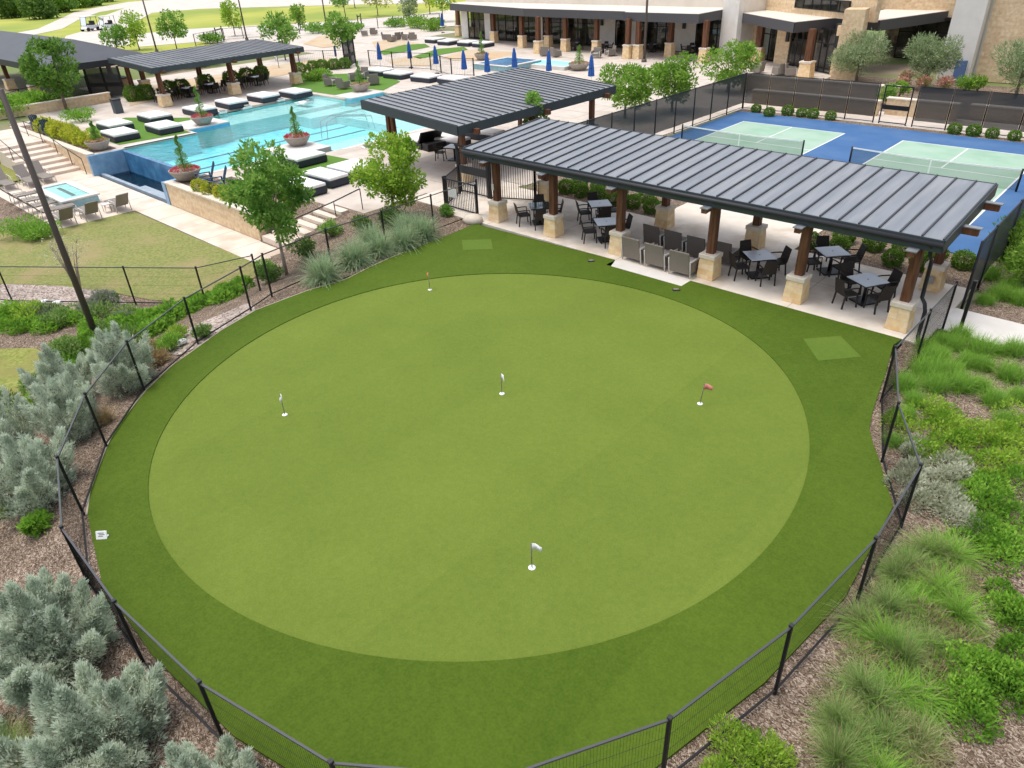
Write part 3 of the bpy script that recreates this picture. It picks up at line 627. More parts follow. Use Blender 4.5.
for x0, x1, y0, y1 in [(-70, -50.0, 17.25, 22.2), (-66, -49.76, 15.35, 17.248), (-70, -52.15, 22.202, 25.3), (-80, -55.75, 25.302, 35.4), (-80, -51.45, 35.402, 39.0), (-80, -23.2, 39.002, 70), (-108, -80.002, 52, 76), (-37.5, -29.2, 24.902, 39.0), (-29.198, -23.3, 25.7, 39.0),
                       (-39.4, -37.5, 17.25, 22.1), (-37.498, -30.2, 17.9, 24.9), (-30.198, -28.6, 18.0, 24.9), (-28.598, -26.4, 18.3, 21.998), (-28.598, -26.25, 22.0, 25.698), (-29.198, -28.602, 24.902, 25.698)]:
    deck.box(x0, x1, y0, y1, DZ, .0)
struct('pool_deck', deck, m_conc)
jb = MB()
for i in range(10): jb.box(-37.4, -26.6 if i > 1 else -30.4, 19.2+2.2*i, 19.225+2.2*i, .0, .0035)
for i in range(12): jb.box(-78, -23.5, 41+2.6*i, 41.03+2.6*i, .0, .0035)
for i in range(18): jb.box(-76+3*i, -75.97+3*i, 39.3, 69.5, .0, .003)
for i in range(5): jb.box(-36.4+2.4*i, -36.375+2.4*i, 24.0 if i < 3 else 26, 38.9, .0, .003)
for i in range(9): jb.box(-69.8, -56, 18.2+2.3*i+(4 if i else 0), 18.22+2.3*i+(4 if i else 0), .0, .0035)
struct('deck_joints', jb, mat('deck_joint', (.36, .31, .26), .9))
jb = MB()
for i in range(9): jb.box(-49.5+2.4*i, -49.475+2.4*i, 13.46, 15.07, LOW, LOW+.0035)
struct('walk_joints', jb, mat('walk_joint', (.40, .32, .25), .9))
cop = MB()
def cope(x0, y0, x1, y1, w=.35): cop.box(min(x0, x1)-(w if x0 == x1 and x0 < -45 else 0), max(x0, x1)+(w if x0 == x1 and x0 > -45 else 0), min(y0, y1), max(y0, y1), -.06, .012)
cope(-50, 17.25, -50, 22.1); cope(-39.4, 17.3, -39.4, 22.0); cope(-37.5, 25.0, -37.5, 39)
struct('pool_coping', cop, m_white)
struct('planter_plinth', MB().box(-54.4, -51.3, 22.2, 25.3, -1.35, .05), [m_white]); struct('plinth_tile', MB().box(-51.298, -51.27, 22.22, 25.28, -.28, -.02), mat('plinth_blue', (.10, .34, .55), .3, (.14, .42, .62), 3))
struct('planter_plinth', MB().box(-53.2, -50.8, 35.6, 38.9, -1.35, .06), [m_white]); struct('plinth_tile', MB().box(-50.798, -50.77, 35.62, 38.88, -.4, -.01).box(-53.2, -50.8, 35.57, 35.598, -.4, -.01), mat('plinth_aqua', (.13, .45, .60), .3, (.18, .52, .66), 3))
struct('planter_plinth', MB().box(-41.4, -38.4, 22.0, 24.95, -1.35, .06), [m_white])
# turf pads and lawns among the decks
struct('turf_pad', MB().sheet([(-51.0, 17.4), (-55, 17.35), (-58.8, 18.2), (-60.2, 21.6), (-55.5, 24.4), (-54.5, 24.0), (-52.4, 22.1), (-50.5, 22.0)], .02), m_padturf)
struct('turf_pad', MB().sheet([(-37.0, 18.3), (-37.3, 23.6), (-34.6, 23.8), (-31.2, 22.4), (-30.9, 18.6)], .02), m_padturf)
struct('turf_pad', MB().sheet([(-57.2, 35.9), (-53.3, 36.0), (-53.2, 39.4), (-51.6, 39.5), (-53.8, 43.2), (-59.9, 46.0), (-66.0, 41.0), (-61, 36.5)], .02), m_padturf)
# lower terrace
struct('lower_walk', MB().box(-52, -27.6, 13.45, 15.08, LOW-.15, LOW).box(-52, -40.2, 9.7, 13.448, LOW-.15, LOW), m_walk)
b = MB()
for i in range(7): b.box(-52.0-.9*(i+1), -52.0-.9*i+(.02 if i else 0), 12.2, 15.0, LOW-.3, LOW+.17*(i+1)-.002*i)
b.box(-64, -58.3, 12.2, 15.0, -.4, -.01)
struct('terrace_steps', b, m_walk)
b = MB()
for i in range(7): b.box(-30.1+.25*i, -28.2+.2*i if i < 6 else -27.2, 15.1+.42*i, 15.1+.42*(i+1), LOW-.3, LOW+.165*(i+1)+.12)
struct('garden_steps', b, m_walk)
drape('lower_lawn', [P(133,211,LOW), P(190,236,LOW), P(250,261,LOW), P(262,270,LOW), P(240,292,LOW), P(215,301,LOW), P(180,302,LOW), P(150,300,LOW), P(110,292,LOW), P(60,286,LOW), P(0,284,LOW), P(-60,284,LOW), P(-60,240,LOW), P(0,232,LOW), P(40,226,LOW), (-40.3, 9.85)], m_lawn, .012)
drape('lower_lawn', [P(0,349,LOW), P(35,348,LOW), P(58,362,LOW), P(70,378,LOW), P(60,400,LOW), P(30,425,LOW), P(10,445,LOW), P(-50,450,LOW), P(-60,349,LOW)], m_lawng, .012)
struct('terrace_lawn', MB().sheet([P(0, 156, -.9), P(14, 166, LOW), P(28, 178, LOW), P(0, 186, LOW), P(-30, 180, LOW), P(-30, 150, -.9)], LOW+.03), m_lawng)
# far ground
struct('upper_lawn', MB().sheet([P(378,52),P(404,45),P(425,44),P(430,47),P(405,52),P(384,55)], .03).sheet([P(412,57),P(438,49),P(464,47),P(468,50),P(440,55),P(420,59)], .03), m_padturf)
struct('tan_bed', MB().sheet([P(440,58),P(468,50),P(512,52),P(512,61),P(484,60),P(455,61)], .03).sheet([P(372,42),P(395,39),P(420,44),P(398,46),P(378,52)], .03).sheet([P(303,44),P(318,37),P(338,35),P(340,46),P(322,48)], .03).sheet([P(385,60),P(410,57),P(440,60),P(430,66),P(396,66)], .03), m_tan)
struct('gravel_strip', MB().sheet([P(128,91),P(170,82),P(330,57),P(338,67),P(300,72),P(170,98),P(130,106)], .02), m_tan)
struct('far_meadow', MB().sheet([P(-400,46),P(60,46),P(200,60),P(340,40),P(520,14),P(520,-16),P(300,-14),P(-400,-2)], -.01), m_far)
struct('far_road', MB().sheet([P(-30,44),P(0,36),P(38,29),P(75,12),P(100,7),P(128,2),P(180,-2),P(340,-1),P(450,-3),P(450,3),P(340,5),P(200,9),P(152,13),P(128,26),P(130,45),P(100,49),P(60,46),P(66,36),P(92,29),P(104,16),P(125,8),P(100,12),P(80,19),P(62,29),P(0,42),P(-30,50)], .02)
       .sheet([P(138,34),P(190,29),P(340,21),P(420,14),P(455,9),P(455,26),P(340,34),P(250,38),P(138,47)], .02), m_road)

# ================================================================== STRUCTURES
def add_column(par, x, y, ztop, stone=.88, w=.25, sw=.57, twin=False, zb=0.03):
    b = MB()
    if twin:
        for dx in (-.2, .2): b.bar((x+dx*1.3, y, stone), (x+dx*.8, y, ztop), .2)
    else: b.box(x-w/2, x+w/2, y-w/2, y+w/2, stone, ztop)
    c = b.build('column', m_wood, par)
    s = MB(); k = sw/2; s.hexa([(x-k*1.08, y-k*1.08, zb), (x+k*1.08, y-k*1.08, zb), (x+k*1.08, y+k*1.08, zb), (x-k*1.08, y+k*1.08, zb)], [(x-k*.94, y-k*.94, stone-.14), (x+k*.94, y-k*.94, stone-.14), (x+k*.94, y+k*.94, stone-.14), (x-k*.94, y+k*.94, stone-.14)])
    o = s.build('stone_base', m_stone, c, .02)
    MB().box(x-k*1.05, x+k*1.05, y-k*1.05, y+k*1.05, stone-.138, stone+.012).build('base_cap', m_stonec, c, .02)
    return c
def shed_roof(par, x0, x1, y0, y1, zs, axis, pitch, mp, ribs=True, fz=.34, name='roof', t=.09):
    """zs = heights at low and high ends of the slope axis"""
    def z(x, y):
        k = (y-y0)/(y1-y0) if axis == 'y' else (x-x0)/(x1-x0)
        return zs[0]+(zs[1]-zs[0])*k
    b = MB(); P4 = [(x0, y0), (x1, y0), (x1, y1), (x0, y1)]
    b.prism(P4, [z(*p)-t for p in P4], [z(*p) for p in P4], 0)
    lo, hi = (x0, x1) if axis == 'y' else (y0, y1)
    n = max(2, round((hi-lo)/pitch)); st = (hi-lo)/n
    for i in range(n+1):
        c = lo+st*i; c = min(max(c, lo+.02), hi-.02)
        if axis == 'y': a, e = (c, y0+.01), (c, y1-.01)
        else: a, e = (x0+.01, c), (x1-.01, c)
        b.bar((*a, z(*a)+.02), (*e, z(*e)+.02), .045 if ribs else .03, .055, 1)
    r = b.build(name, [mp, m_rib if ribs else mp], par)
    f = MB(); q = .045   # fascia boards outside the slab edge
    def run(p, e, out):
        ox, oy = out; A = [(p[0], p[1]), (e[0], e[1])]
        bt = [(A[0][0], A[0][1], z(*p)-fz), (A[1][0], A[1][1], z(*e)-fz), (A[1][0]+ox*q, A[1][1]+oy*q, z(*e)-fz), (A[0][0]+ox*q, A[0][1]+oy*q, z(*p)-fz)]
        tp = [(v[0], v[1], z(*(p if i in (0, 3) else e))+.012) for i, v in enumerate(bt)]
        if (A[1][0]-A[0][0])*oy-(A[1][1]-A[0][1])*ox < 0: bt = [bt[1], bt[0], bt[3], bt[2]]; tp = [tp[1], tp[0], tp[3], tp[2]]
        f.hexa(bt, tp)
    e_ = .002
    run((x0-e_, y0-e_), (x1+e_, y0-e_), (0, -1)); run((x1+e_, y0-e_), (x1+e_, y1+e_), (1, 0)); run((x1+e_, y1+e_), (x0-e_, y1+e_), (0, 1)); run((x0-e_, y1+e_), (x0-e_, y0-e_), (-1, 0))
    f.build('fascia', m_fascia, par)
    s = MB(); g = .05
    P5 = [(x0+g, y0+g), (x1-g, y0+g), (x1-g, y1-g), (x0+g, y1-g)]
    s.prism(P5, [z(*p)-t-.10 for p in P5], [z(*p)-t-.03 for p in P5]); s.build('soffit', m_woodl, par)
    return z

# ---- the pavilion beside the green
pv = thing('shade_pavilion', 'long timber pavilion with grey standing seam roof on stone based posts beside the putting green', 'pavilion')
zf = shed_roof(pv, -22.1, -4.0, 20.64, 25.5, (2.95, 3.28), 'y', .55, m_pan)
for x in (-20.76, -17.70, -14.51, -10.80, -7.74, -4.63): add_column(pv, x, 21.12, 2.62)
for x in (-21.0, -14.74, -10.86, -4.75): add_column(pv, x, 24.55, 2.85)
for x in (-20.76, -17.70, -14.51, -10.80, -7.74, -4.63):
    b = MB(); b.hexa([(x-.09, 20.3, 2.46), (x+.09, 20.3, 2.46), (x+.09, 25.45, 2.82), (x-.09, 25.45, 2.82)], [(x-.09, 20.3, 2.60), (x+.09, 20.3, 2.60), (x+.09, 25.45, 3.05), (x-.09, 25.45, 3.05)]); be = b.build('beam', m_wood, pv)
    MB().hexa([(x-.14, 20.28, 2.602), (x+.14, 20.28, 2.602), (x+.14, 20.58, 2.612), (x-.14, 20.58, 2.612)], [(x-.14, 20.28, 2.63), (x+.14, 20.28, 2.63), (x+.14, 20.58, 2.64), (x-.14, 20.58, 2.64)]).build('beam_flashing', m_pan, be)
for y, z0 in ((22.3, 2.72), (24.3, 2.88)):
    b = MB(); b.box(-22.3, -3.55, y-.07, y+.07, z0-.03, z0+.17); p = b.build('purlin', m_wood, pv)
    MB().box(-3.95, -3.5, y-.1, y+.1, z0+.172, z0+.2).build('purlin_flashing', m_pan, p)
MB().tube([(-22.1, 20.54, 2.84), (-3.95, 20.54, 2.84)], .075, 8).build('gutter', m_dark, pv)
MB().tube([(-4.25, 20.6, 2.8), (-4.25, 20.75, 2.45), (-4.24, 21.05, 2.2), (-4.23, 21.1, 1.1), (-4.1, 21.0, .98), (-4.02, 20.9, .8), (-4.02, 20.9, .25), (-3.98, 20.72, .1), (-3.9, 20.5, .06)], .055, 8).build('downspout', m_black, pv)
MB().box(-20.9, -20.78, 20.94, 20.975, 1.35, 1.6).build('outlet_box', m_frame, pv)
MB().box(-4.85, -4.65, 24.15, 24.2, .32, .55).build('outlet_cover', m_steel, pv)

# ---- pavilion at the pool's near corner
p2 = thing('shade_pavilion', 'square timber pavilion with grey ribbed roof at the near corner of the pool', 'pavilion')
shed_roof(p2, -32.6, -25.4, 23.45, 35.9, (3.42, 2.92), 'x', .5, m_pan2, fz=.42)
for x, y, tw in ((-31.7, 24.5, True), (-31.7, 34.9, True)): add_column(p2, x, y, 3.1, .12, twin=True)
for x, y in ((-26.3, 24.5), (-26.3, 29.7), (-26.3, 34.9)): add_column(p2, x, y, 2.65, .85)
for y in (24.5, 29.7, 34.9): MB().hexa([(-32.9, y-.12, 2.85), (-25.1, y-.12, 2.42), (-25.1, y+.12, 2.42), (-32.9, y+.12, 2.85)], [(-32.9, y-.12, 3.15), (-25.1, y-.12, 2.66), (-25.1, y+.12, 2.66), (-32.9, y+.12, 3.15)]).build('beam', m_wood, p2)

# ---- long pavilion on the far side of the pool
p3 = thing('shade_pavilion', 'long dark roofed pavilion on stone based timber posts across the pool', 'pavilion')
shed_roof(p3, -69.0, -61.0, 24.8, 38.5, (3.30, 3.0), 'x', .5, m_pan3, ribs=False, fz=.38)
for y in (25.6, 31.7, 37.8):
    add_column(p3, -62.0, y, 2.7, .95, .34, .8, twin=True); add_column(p3, -67.8, y, 2.8, .95, .34, .8, twin=True)
    MB().box(-69.2, -60.7, y-.14, y+.14, 2.56, 2.74).build('beam', m_wood, p3)

# ---- gable roofed pavilion at the left edge
p4 = thing('shade_pavilion', 'large dark hip roofed pavilion behind the bushy tree at the left edge', 'pavilion')
b = MB(); x0, x1, y0, y1, ze, zr = -100, -70.8, 20.4, 29.0, 3.0, 4.4
b.add([(x0, y0, ze), (x1, y0, ze), (x1, y1, ze), (x0, y1, ze), (x0, 25, zr), (x1-5.5, 25, zr)], [(0, 1, 5, 4), (1, 2, 5), (2, 3, 4, 5), (3, 0, 4), (0, 3, 2, 1)])
b.build('roof', mat('charcoal_roof', (.06, .064, .072), .5, (.05, .054, .06), .6), p4)
b = MB(); b.box(x0, x1+.05, y0-.05, y0-.002, ze-.5, ze+.01); b.box(x1+.002, x1+.05, y0, y1, ze-.5, ze+.01); b.build('fascia', m_dark, p4)
for x, y in ((-71.6, 21.3), (-71.6, 28.2), (-79, 21.3), (-86, 21.3), (-79, 28.2)): add_column(p4, x, y, 2.95, .95, .34, .8)
wb = MB(); wb.box(-78.5, -73.2, 26.2, 27.4, 0, 1.1); wb.build('bar_counter', m_stoneb, p4); MB().box(-78.7, -73.0, 26.0, 27.6, 1.102, 1.18).build('counter_top', m_dark, p4)

# ---- retaining walls
def rwall(label, x0, x1, y0, y1, z0, z1, ov=.05, name='stone_wall'):
    t = thing(name, label, 'wall', ((x0+x1)/2, y0, z0)); cx_ = (x0+x1)/2
    MB().box(x0-cx_, x1-cx_, 0, y1-y0, 0, z1-z0-.082).build('masonry', m_stoneb, t); MB().box(x0-cx_-ov, x1-cx_+ov, -ov, y1-y0+ov, z1-z0-.08, z1-z0).build('coping', m_stonec, t)
    return t
rwall('low limestone retaining wall along the lower walk beside the dark trough', -39.4, -30.3, 15.1, 15.45, LOW, .05)
rwall('limestone wall with a handrail beside the steps at far left of the pool', -64.5, -49.78, 15.0, 15.33, LOW, .08)
rwall('pale stone garden wall between the yellow shrubs and the back fence', -69.2, -68.8, 15.5, 24.0, 0, .75)
# planting soil behind those walls
struct('planter_soil', MB().box(-39.35, -30.35, 15.452, 17.2, -.3, -.01).box(-64.2, -50.2, 15.332, 16.9, -.3, .03), m_mulch)
def handrail(label, pts, n_post, h=.95, cat='handrail', group=None):
    t = thing('handrail', label, cat, pts[0]); o = Vector(pts[0]); q = [Vector(p)-o for p in pts]
    MB().tube([p+Vector((0, 0, h)) for p in q], .028, 6).build('rail', m_dark, t)
    for i in range(n_post):
        k = i/(n_post-1)*(len(q)-1); a = int(min(k, len(q)-2)); p = q[a].lerp(q[a+1], k-a); MB().tube([p, p+Vector((0, 0, h))], .024, 6).build('post', m_dark, t)
    return t
handrail('dark metal handrail fixed along the stone wall by the left steps', [(-50.5, 14.8, LOW), (-54, 14.8, -.7), (-58, 14.8, 0), (-63, 14.8, 0)], 6)
handrail('thin handrail on the open side of the left steps', [(-52.2, 12.3, LOW), (-58.3, 12.3, 0)], 3)
handrail('curved dark handrail of the steps behind the fence at the round tree', [(-28.2, 15.8, LOW+.3), (-27.3, 17.4, -.35), (-26.9, 18.6, 0)], 3)

# ---- mesh fence around the green
FH = 1.54
mf = thing('mesh_fence', 'black post and wire mesh fence curving round the putting green', 'fence', (FENCE[0][0], FENCE[0][1], 0))
ox, oy = FENCE[0]
def fence_run(par, pts, h, ox=0, oy=0, zs=None, wire=.045, post=.05, gap=.06, posts=True, mw=None):
    zs = zs or [0]*len(pts)
    for i, (x, y) in enumerate(pts):
        if posts:
            b = MB(); b.box(x-ox-post/2, x-ox+post/2, y-oy-post/2, y-oy+post/2, zs[i]-.15, zs[i]+h); p = b.build('post', m_black, par)
            MB().box(x-ox-post*.62, x-ox+post*.62, y-oy-post*.62, y-oy+post*.62, zs[i]+h+.001, zs[i]+h+.03).build('post_cap', m_dark, p)
    for i in range(len(pts)-1):
        a = Vector((pts[i][0]-ox, pts[i][1]-oy, zs[i])); e = Vector((pts[i+1][0]-ox, pts[i+1][1]-oy, zs[i+1])); d = (e-a); L = d.length; u = d/L
        a2 = a+u*post*.55; e2 = e-u*post*.55; Z = Vector((0, 0, 1))
        MB().bar(a2+Z*(h-.03), e2+Z*(h-.03), .03).build('top_rail', m_rail, par)
        MB().bar(a2+Z*(gap+.03), e2+Z*(gap+.03), .032).build('bottom_rail', m_black, par)
        b = MB(); n = int(L/wire)
        for k in range(1, n):
            p = a.lerp(e, k/n); r = .0017; b.add([p+u*r+Z*(gap+.05), p-u*r+Z*(gap+.05), p-u*r+Z*(h-.052), p+u*r+Z*(h-.052)], [(0, 1, 2, 3)])
            w_ = Vector((-u.y, u.x, 0))*r; b.add([p+w_+Z*(gap+.05), p-w_+Z*(gap+.05), p-w_+Z*(h-.052), p+w_+Z*(h-.052)], [(0, 1, 2, 3)])
        for k in range(1, 4):
            zz = gap+.05+(h-gap-.1)*k/4; b.bar(a2+Z*zz, e2+Z*zz, .0035)
        b.build('wire_panel', mw or m_black, par)
fence_run(mf, FENCE, FH, ox, oy)
# gate leaf beside the path
fp = thing('fence_post', 'lone black steel post standing at the edge of the pale path', 'post', (-3.22, 21.95, 0))
MB().box(-.045, .045, -.045, .045, -.1, 1.56).build('shaft', m_black, fp); MB().box(-.055, .055, -.055, .055, 1.561, 1.585).build('post_cap', m_dark, fp)
# fence on the lower terrace
lf = thing('mesh_fence', 'black mesh fence crossing the lower dry lawn', 'fence', (-36.2, 3.4, LOW))
pts = [(-36.2, 3.4), (-32.1, 5.25), (-27.9, 8.3), (-25.45, 9.95), (-23.4, 11.2)]
fence_run(lf, pts, 1.55, -36.2, 3.4, [0, 0, 0, .05, .62], .06)

# ---- picket gate left of the pavilion
pg = thing('picket_fence', 'short black picket fence panel with white notice beside the pavilion', 'fence', (-24.05, 21.1, 0))
def picket(par, a, e, h, n=None, z=0.05):
    a = Vector((*a, 0)); e = Vector((*e, 0)); L = (e-a).length; n = n or int(L/.11); Z = Vector((0, 0, 1)); b = MB()
    for k in range(1, n): p = a.lerp(e, k/n); b.bar(p+Z*(z+.06), p+Z*(h-.06), .018)
    b.build('pickets', m_black, par)
    for zz in (z+.05, h-.04): MB().bar(a+Z*zz, e+Z*zz, .045).build('rail', m_dark, par)
    for p in (a, e): MB().box(p.x-.04, p.x+.04, p.y-.04, p.y+.04, 0, h+.03).build('post', m_black, par)
picket(pg, (0, 0), (2.1, -.05), 1.35); picket(pg, (0, .1), (-.9, 1.75), 1.35)
MB().box(.32, .85, -.06, -.04, .55, .95).build('notice_plate', m_cupw, pg)
gt = thing('entry_gate', 'tall black picket gate with lock panel left of the pavilion', 'gate', (-25.2, 23.1, 0))
for x in (0, 2.0): MB().box(x-.05, x+.05, -.05, .05, 0, 2.15).build('gate_post', m_black, gt)
picket(gt, (.08, 0), (1.92, 0), 1.95); MB().box(.1, 1.9, -.03, .03, .95, 1.3).build('lock_panel', m_dark, gt); MB().box(-.1, 2.1, -.06, .06, 2.152, 2.22).build('header', m_black, gt)
g2 = thing('picket_fence', 'tall black picket fence panel behind the first pavilion post', 'fence', (-23.1, 23.1, 0))
picket(g2, (0, 0), (1.9, .9), 1.9); picket(g2, (1.9, .9), (1.9, 2.4), 1.9)

# ---- court fences with windscreen
def court_fence(label, pts, h=2.2, first=0.35, screen=True, base=0):
    t = thing('court_fence', label, 'fence', (*pts[0], base)); ox, oy = pts[0]
    for x, y in pts:
        b = MB(); b.tube([(x-ox, y-oy, -.1), (x-ox, y-oy, h+.05)], .04, 8); b.build('post', m_black, t)
    for (x0, y0), (x1, y1) in zip(pts[:-1], pts[1:]):
        a = Vector((x0-ox, y0-oy, 0)); e = Vector((x1-ox, y1-oy, 0)); Z = Vector((0, 0, 1)); u = (e-a).normalized()*.05
        MB().bar(a+u+Z*h, e-u+Z*h, .04).build('top_rail', m_black, t); MB().bar(a+u+Z*.08, e-u+Z*.08, .03).build('bottom_rail', m_black, t)
        n = 8; b = MB(); wv = [(a+u).lerp(e-u, k/n)+Vector((-u.y, u.x, 0)).normalized()*.04*math.sin(math.pi*k/n)*(1 if k % 2 else .8) for k in range(n+1)]
        b.add([p+Z*first for p in wv]+[p+Z*(h-.03) for p in wv], [(k, k+1, n+1+k+1, n+1+k) for k in range(n)], 0, True)
        b.build('windscreen', m_screen, t)
    return t
court_fence('windscreened court fence on the left side of the blue courts', [(-23.2, 28.3+2.13*i) for i in range(10)])
gx0, gx1 = -14.75, -12.55
court_fence('windscreened court fence behind the left court, ending at the gate', [(-23.2+.01, 47.55)]+[(-23.2+1.69*i, 47.55) for i in range(1, 5)]+[(gx0, 47.55)])
court_fence('windscreened court fence behind the right court, beyond the gate', [(gx1, 47.55)]+[(gx1+1.77*i, 47.55) for i in range(1, 6)])
court_fence('dark windscreened fence along the right edge of the courts', [(-3.6, 23.6), (-3.6, 25.3)]+[(-3.6, 25.3+3.1*i) for i in range(1, 8)], 2.1)
cg = thing('court_gate', 'open framed black gate in the fence behind the courts', 'gate', (gx0+.35, 47.55, 0))
for x in (0, 1.5): MB().bar((x, 0, 0), (x, 0, 2.15), .06).build('gate_post', m_black, cg)
MB().bar((0.03, 0, 2.12), (1.47, 0, 2.12), .06).build('header', m_black, cg); MB().bar((.03, 0, .95), (1.47, 0, .95), .07, .25).build('push_bar', m_black, cg); MB().bar((.03, 0, .1), (1.47, 0, .1), .05).build('bottom_rail', m_black, cg)
# nets
def net(label, x0, x1, y):
    t = thing('pickleball_net', label, 'net', ((x0+x1)/2, y, .02)); w2 = (x1-x0)/2+.35
    for s in (-1, 1): MB().tube([(s*w2, 0, 0), (s*w2, 0, .98)], .045, 8).build('net_post', m_black, t)
    b = MB(); n = 12
    P_ = [(-w2+2*w2*k/n, .9-.06*math.sin(math.pi*k/n)) for k in range(n+1)]
    b.add([(x, 0, .05) for x, z in P_]+[(x, 0, z) for x, z in P_], [(k, k+1, n+2+k, n+1+k) for k in range(n)]); b.build('netting', m_net, t)
    b = MB()
    for (xa, za), (xb, zb) in zip(P_[:-1], P_[1:]): b.bar((xa, 0, za+.02), (xb, 0, zb+.02), .02, .06)
    b.build('net_tape', m_line, t)
    MB().box(-.03, .03, -.012, .012, 0, .83).build('center_strap', m_line, t)
net('pickleball net across the left green court', *courts[0], 37.15); net('pickleball net across the right green court', *courts[1], 37.15)

# ================================================================== CLUBHOUSE
ch = thing('clubhouse', 'long clubhouse with deep timber veranda, stone walls and dark glass fronts', 'clubhouse', (0, 0, 0))
def slab_wall(name, a, e, z0, z1, th, m, par=ch, side=1):
    a = Vector((*a, 0)); e = Vector((*e, 0)); u = (e-a).normalized(); nrm = Vector((-u.y, u.x, 0))*side
    q = [a, e, e+nrm*th, a+nrm*th]
    if side < 0: q = [q[1], q[0], q[3], q[2]]
    return MB().hexa([p+Vector((0, 0, z0)) for p in q], [p+Vector((0, 0, z1)) for p in q]).build(name, m, par)
def glazing(a, e, z0, z1, n, rows=(2.2,), par=ch):
    """window: glass with dark mullions, set 6 cm in front of what stands behind"""
    A = Vector((*a, 0)); E = Vector((*e, 0)); b = MB(); Z = Vector((0, 0, 1))
    for k in range(n+1): p = A.lerp(E, k/n); b.bar(p+Z*z0, p+Z*z1, .09, .1)
    for r in (z0+.05, *rows, z1-.05): b.bar(A+Z*r, E+Z*r, .07, .08)
    f = b.build('window', m_black, par); g = MB(); g.add([A+Z*z0, E+Z*z0, E+Z*z1, A+Z*z1], [(0, 1, 2, 3)]); g.build('pane', m_glass, f); return f
m_vfas = mat('grey_fascia', (.075, .073, .078), .5)
def canopy(poly, z, fz=.78, name='veranda_roof', inset=.06):
    r = MB().prism(poly, z-.16, z).build(name, m_roofm, ch); b = MB(); n = len(poly)
    a_ = sum(poly[i][0]*poly[(i+1) % n][1]-poly[(i+1) % n][0]*poly[i][1] for i in range(n)); pl = poly if a_ > 0 else poly[::-1]
    for i in range(n):
        p = Vector((*pl[i], 0)); q = Vector((*pl[(i+1) % n], 0)); u = (q-p).normalized(); o = Vector((u.y, -u.x, 0))
        q_ = [p+o*.003, q+o*.003, q+o*.09+u*.08, p+o*.09-u*.08]; q_ = [q_[1], q_[0], q_[3], q_[2]]
        b.hexa([v+Vector((0, 0, z-fz)) for v in q_], [v+Vector((0, 0, z-.03)) for v in q_])
    b.build('veranda_fascia', m_vfas, r)
    MB().prism(poly, z-.42, z-.165).build('soffit', m_woodl, r)
    return r
canopy([(-74.5, 69.2), (-58.5, 65.2), (-45.0, 64.9), (-44.6, 64.2), (-36.6, 64.2), (-36.9, 75), (-74.5, 76)], 4.05)
canopy([P(734, 11, 3.9), P(795, 22, 3.9), (-24.6, 66.2), (-30, 72.5)], 3.9)
canopy([(-23.9, 66.6), P(880, 20, 3.85), P(967, 8, 3.85), (-24, 77)], 3.85)
BY = 70.6
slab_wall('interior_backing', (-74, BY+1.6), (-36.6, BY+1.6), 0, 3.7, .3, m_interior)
for a, e, n in ((-73, -70, 3), (-69, -61.5, 6), (-60.5, -52.8, 6), (-50.2, -48.4, 1), (-47.2, -42.8, 4), (-40.4, -36.9, 3)): glazing((a, BY), (e, BY), .05, 3.4, n)
for a, e in ((-74.2, -73), (-70, -69), (-61.5, -60.5), (-52.8, -50.2), (-48.4, -47.2), (-42.8, -40.4)):
    wl = slab_wall('wall', (a, BY-.1), (e, BY-.1), 0, 3.6, .3, m_stucco)
for x in (-51.9, -41.7): 
    MB().box(x-.15, x+.15, BY-.3, BY-.11, 2.1, 3.0).build('wall_lantern', m_dark, ch)
# veranda posts on stone piers
for px, py in ((457,36),(472,38),(492,43),(520,48),(536,54),(546,48),(563,52),(594,54),(625,59),(635,59),(667,57),(701,63)):
    x, y = P(px, py); add_column(ch, x, y+.4, 3.5, 1.25, .42, .75, twin=False, zb=0)
# white wall closing the veranda
slab_wall('wall', (-36.55, 68.4), (-34.3, 67.2), 0, 5.6, .5, m_stucco); slab_wall('wall', (-34.3, 67.2), (-32.6, 74), 0, 5.6, .4, m_stucco, side=1)
slab_wall('wall', (-36.5, 70.8), (-74, 71.8), 3.96, 6.5, .4, m_roofm)
# stone wing turned towards the courts
A0 = Vector((-34.0, 69.6, 0)); A1 = Vector((-22.4, 62.2, 0)); U_ = (A1-A0).normalized()
def W(t, off=0): p = A0+U_*t+Vector((-U_.y, U_.x, 0))*off; return (p.x, p.y)
LW = (A1-A0).length
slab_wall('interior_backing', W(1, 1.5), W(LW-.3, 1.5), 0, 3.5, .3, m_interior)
for t0, t1 in ((0, .8), (4.2, 6.2), (8.9, 9.6), (12.3, LW)): slab_wall('wall', W(t0), W(t1), 0, 3.6, .4, m_stoneb)
for t0, t1, n in ((.9, 4.1, 3), (6.3, 8.8, 3), (9.7, 12.2, 3)): glazing(W(t0, .1), W(t1, .1), .05, 3.3, n)
slab_wall('upper_wall', W(-3, 1.2), W(LW+1.0, 1.2), 3.9, 8.5, .4, m_stoneb)
cw = glazing(W(4.6, 1.12), W(11.8, 1.12), 4.35, 5.2, 6, ())
slab_wall('window_backing', W(4.6, 1.17), W(11.8, 1.17), 4.35, 5.2, .02, m_interior)
for px, py in ((755, 62), (803, 78)):
    x, y = P(px, py); add_column(ch, x, y+.4, 3.5, 1.2, .46, .95, zb=0)
for t in (6.0, 12.6): MB().box(W(t)[0]-.12, W(t)[0]+.12, W(t)[1]-.35, W(t)[1]-.1, 1.9, 2.9).build('wall_lantern', m_dark, ch)
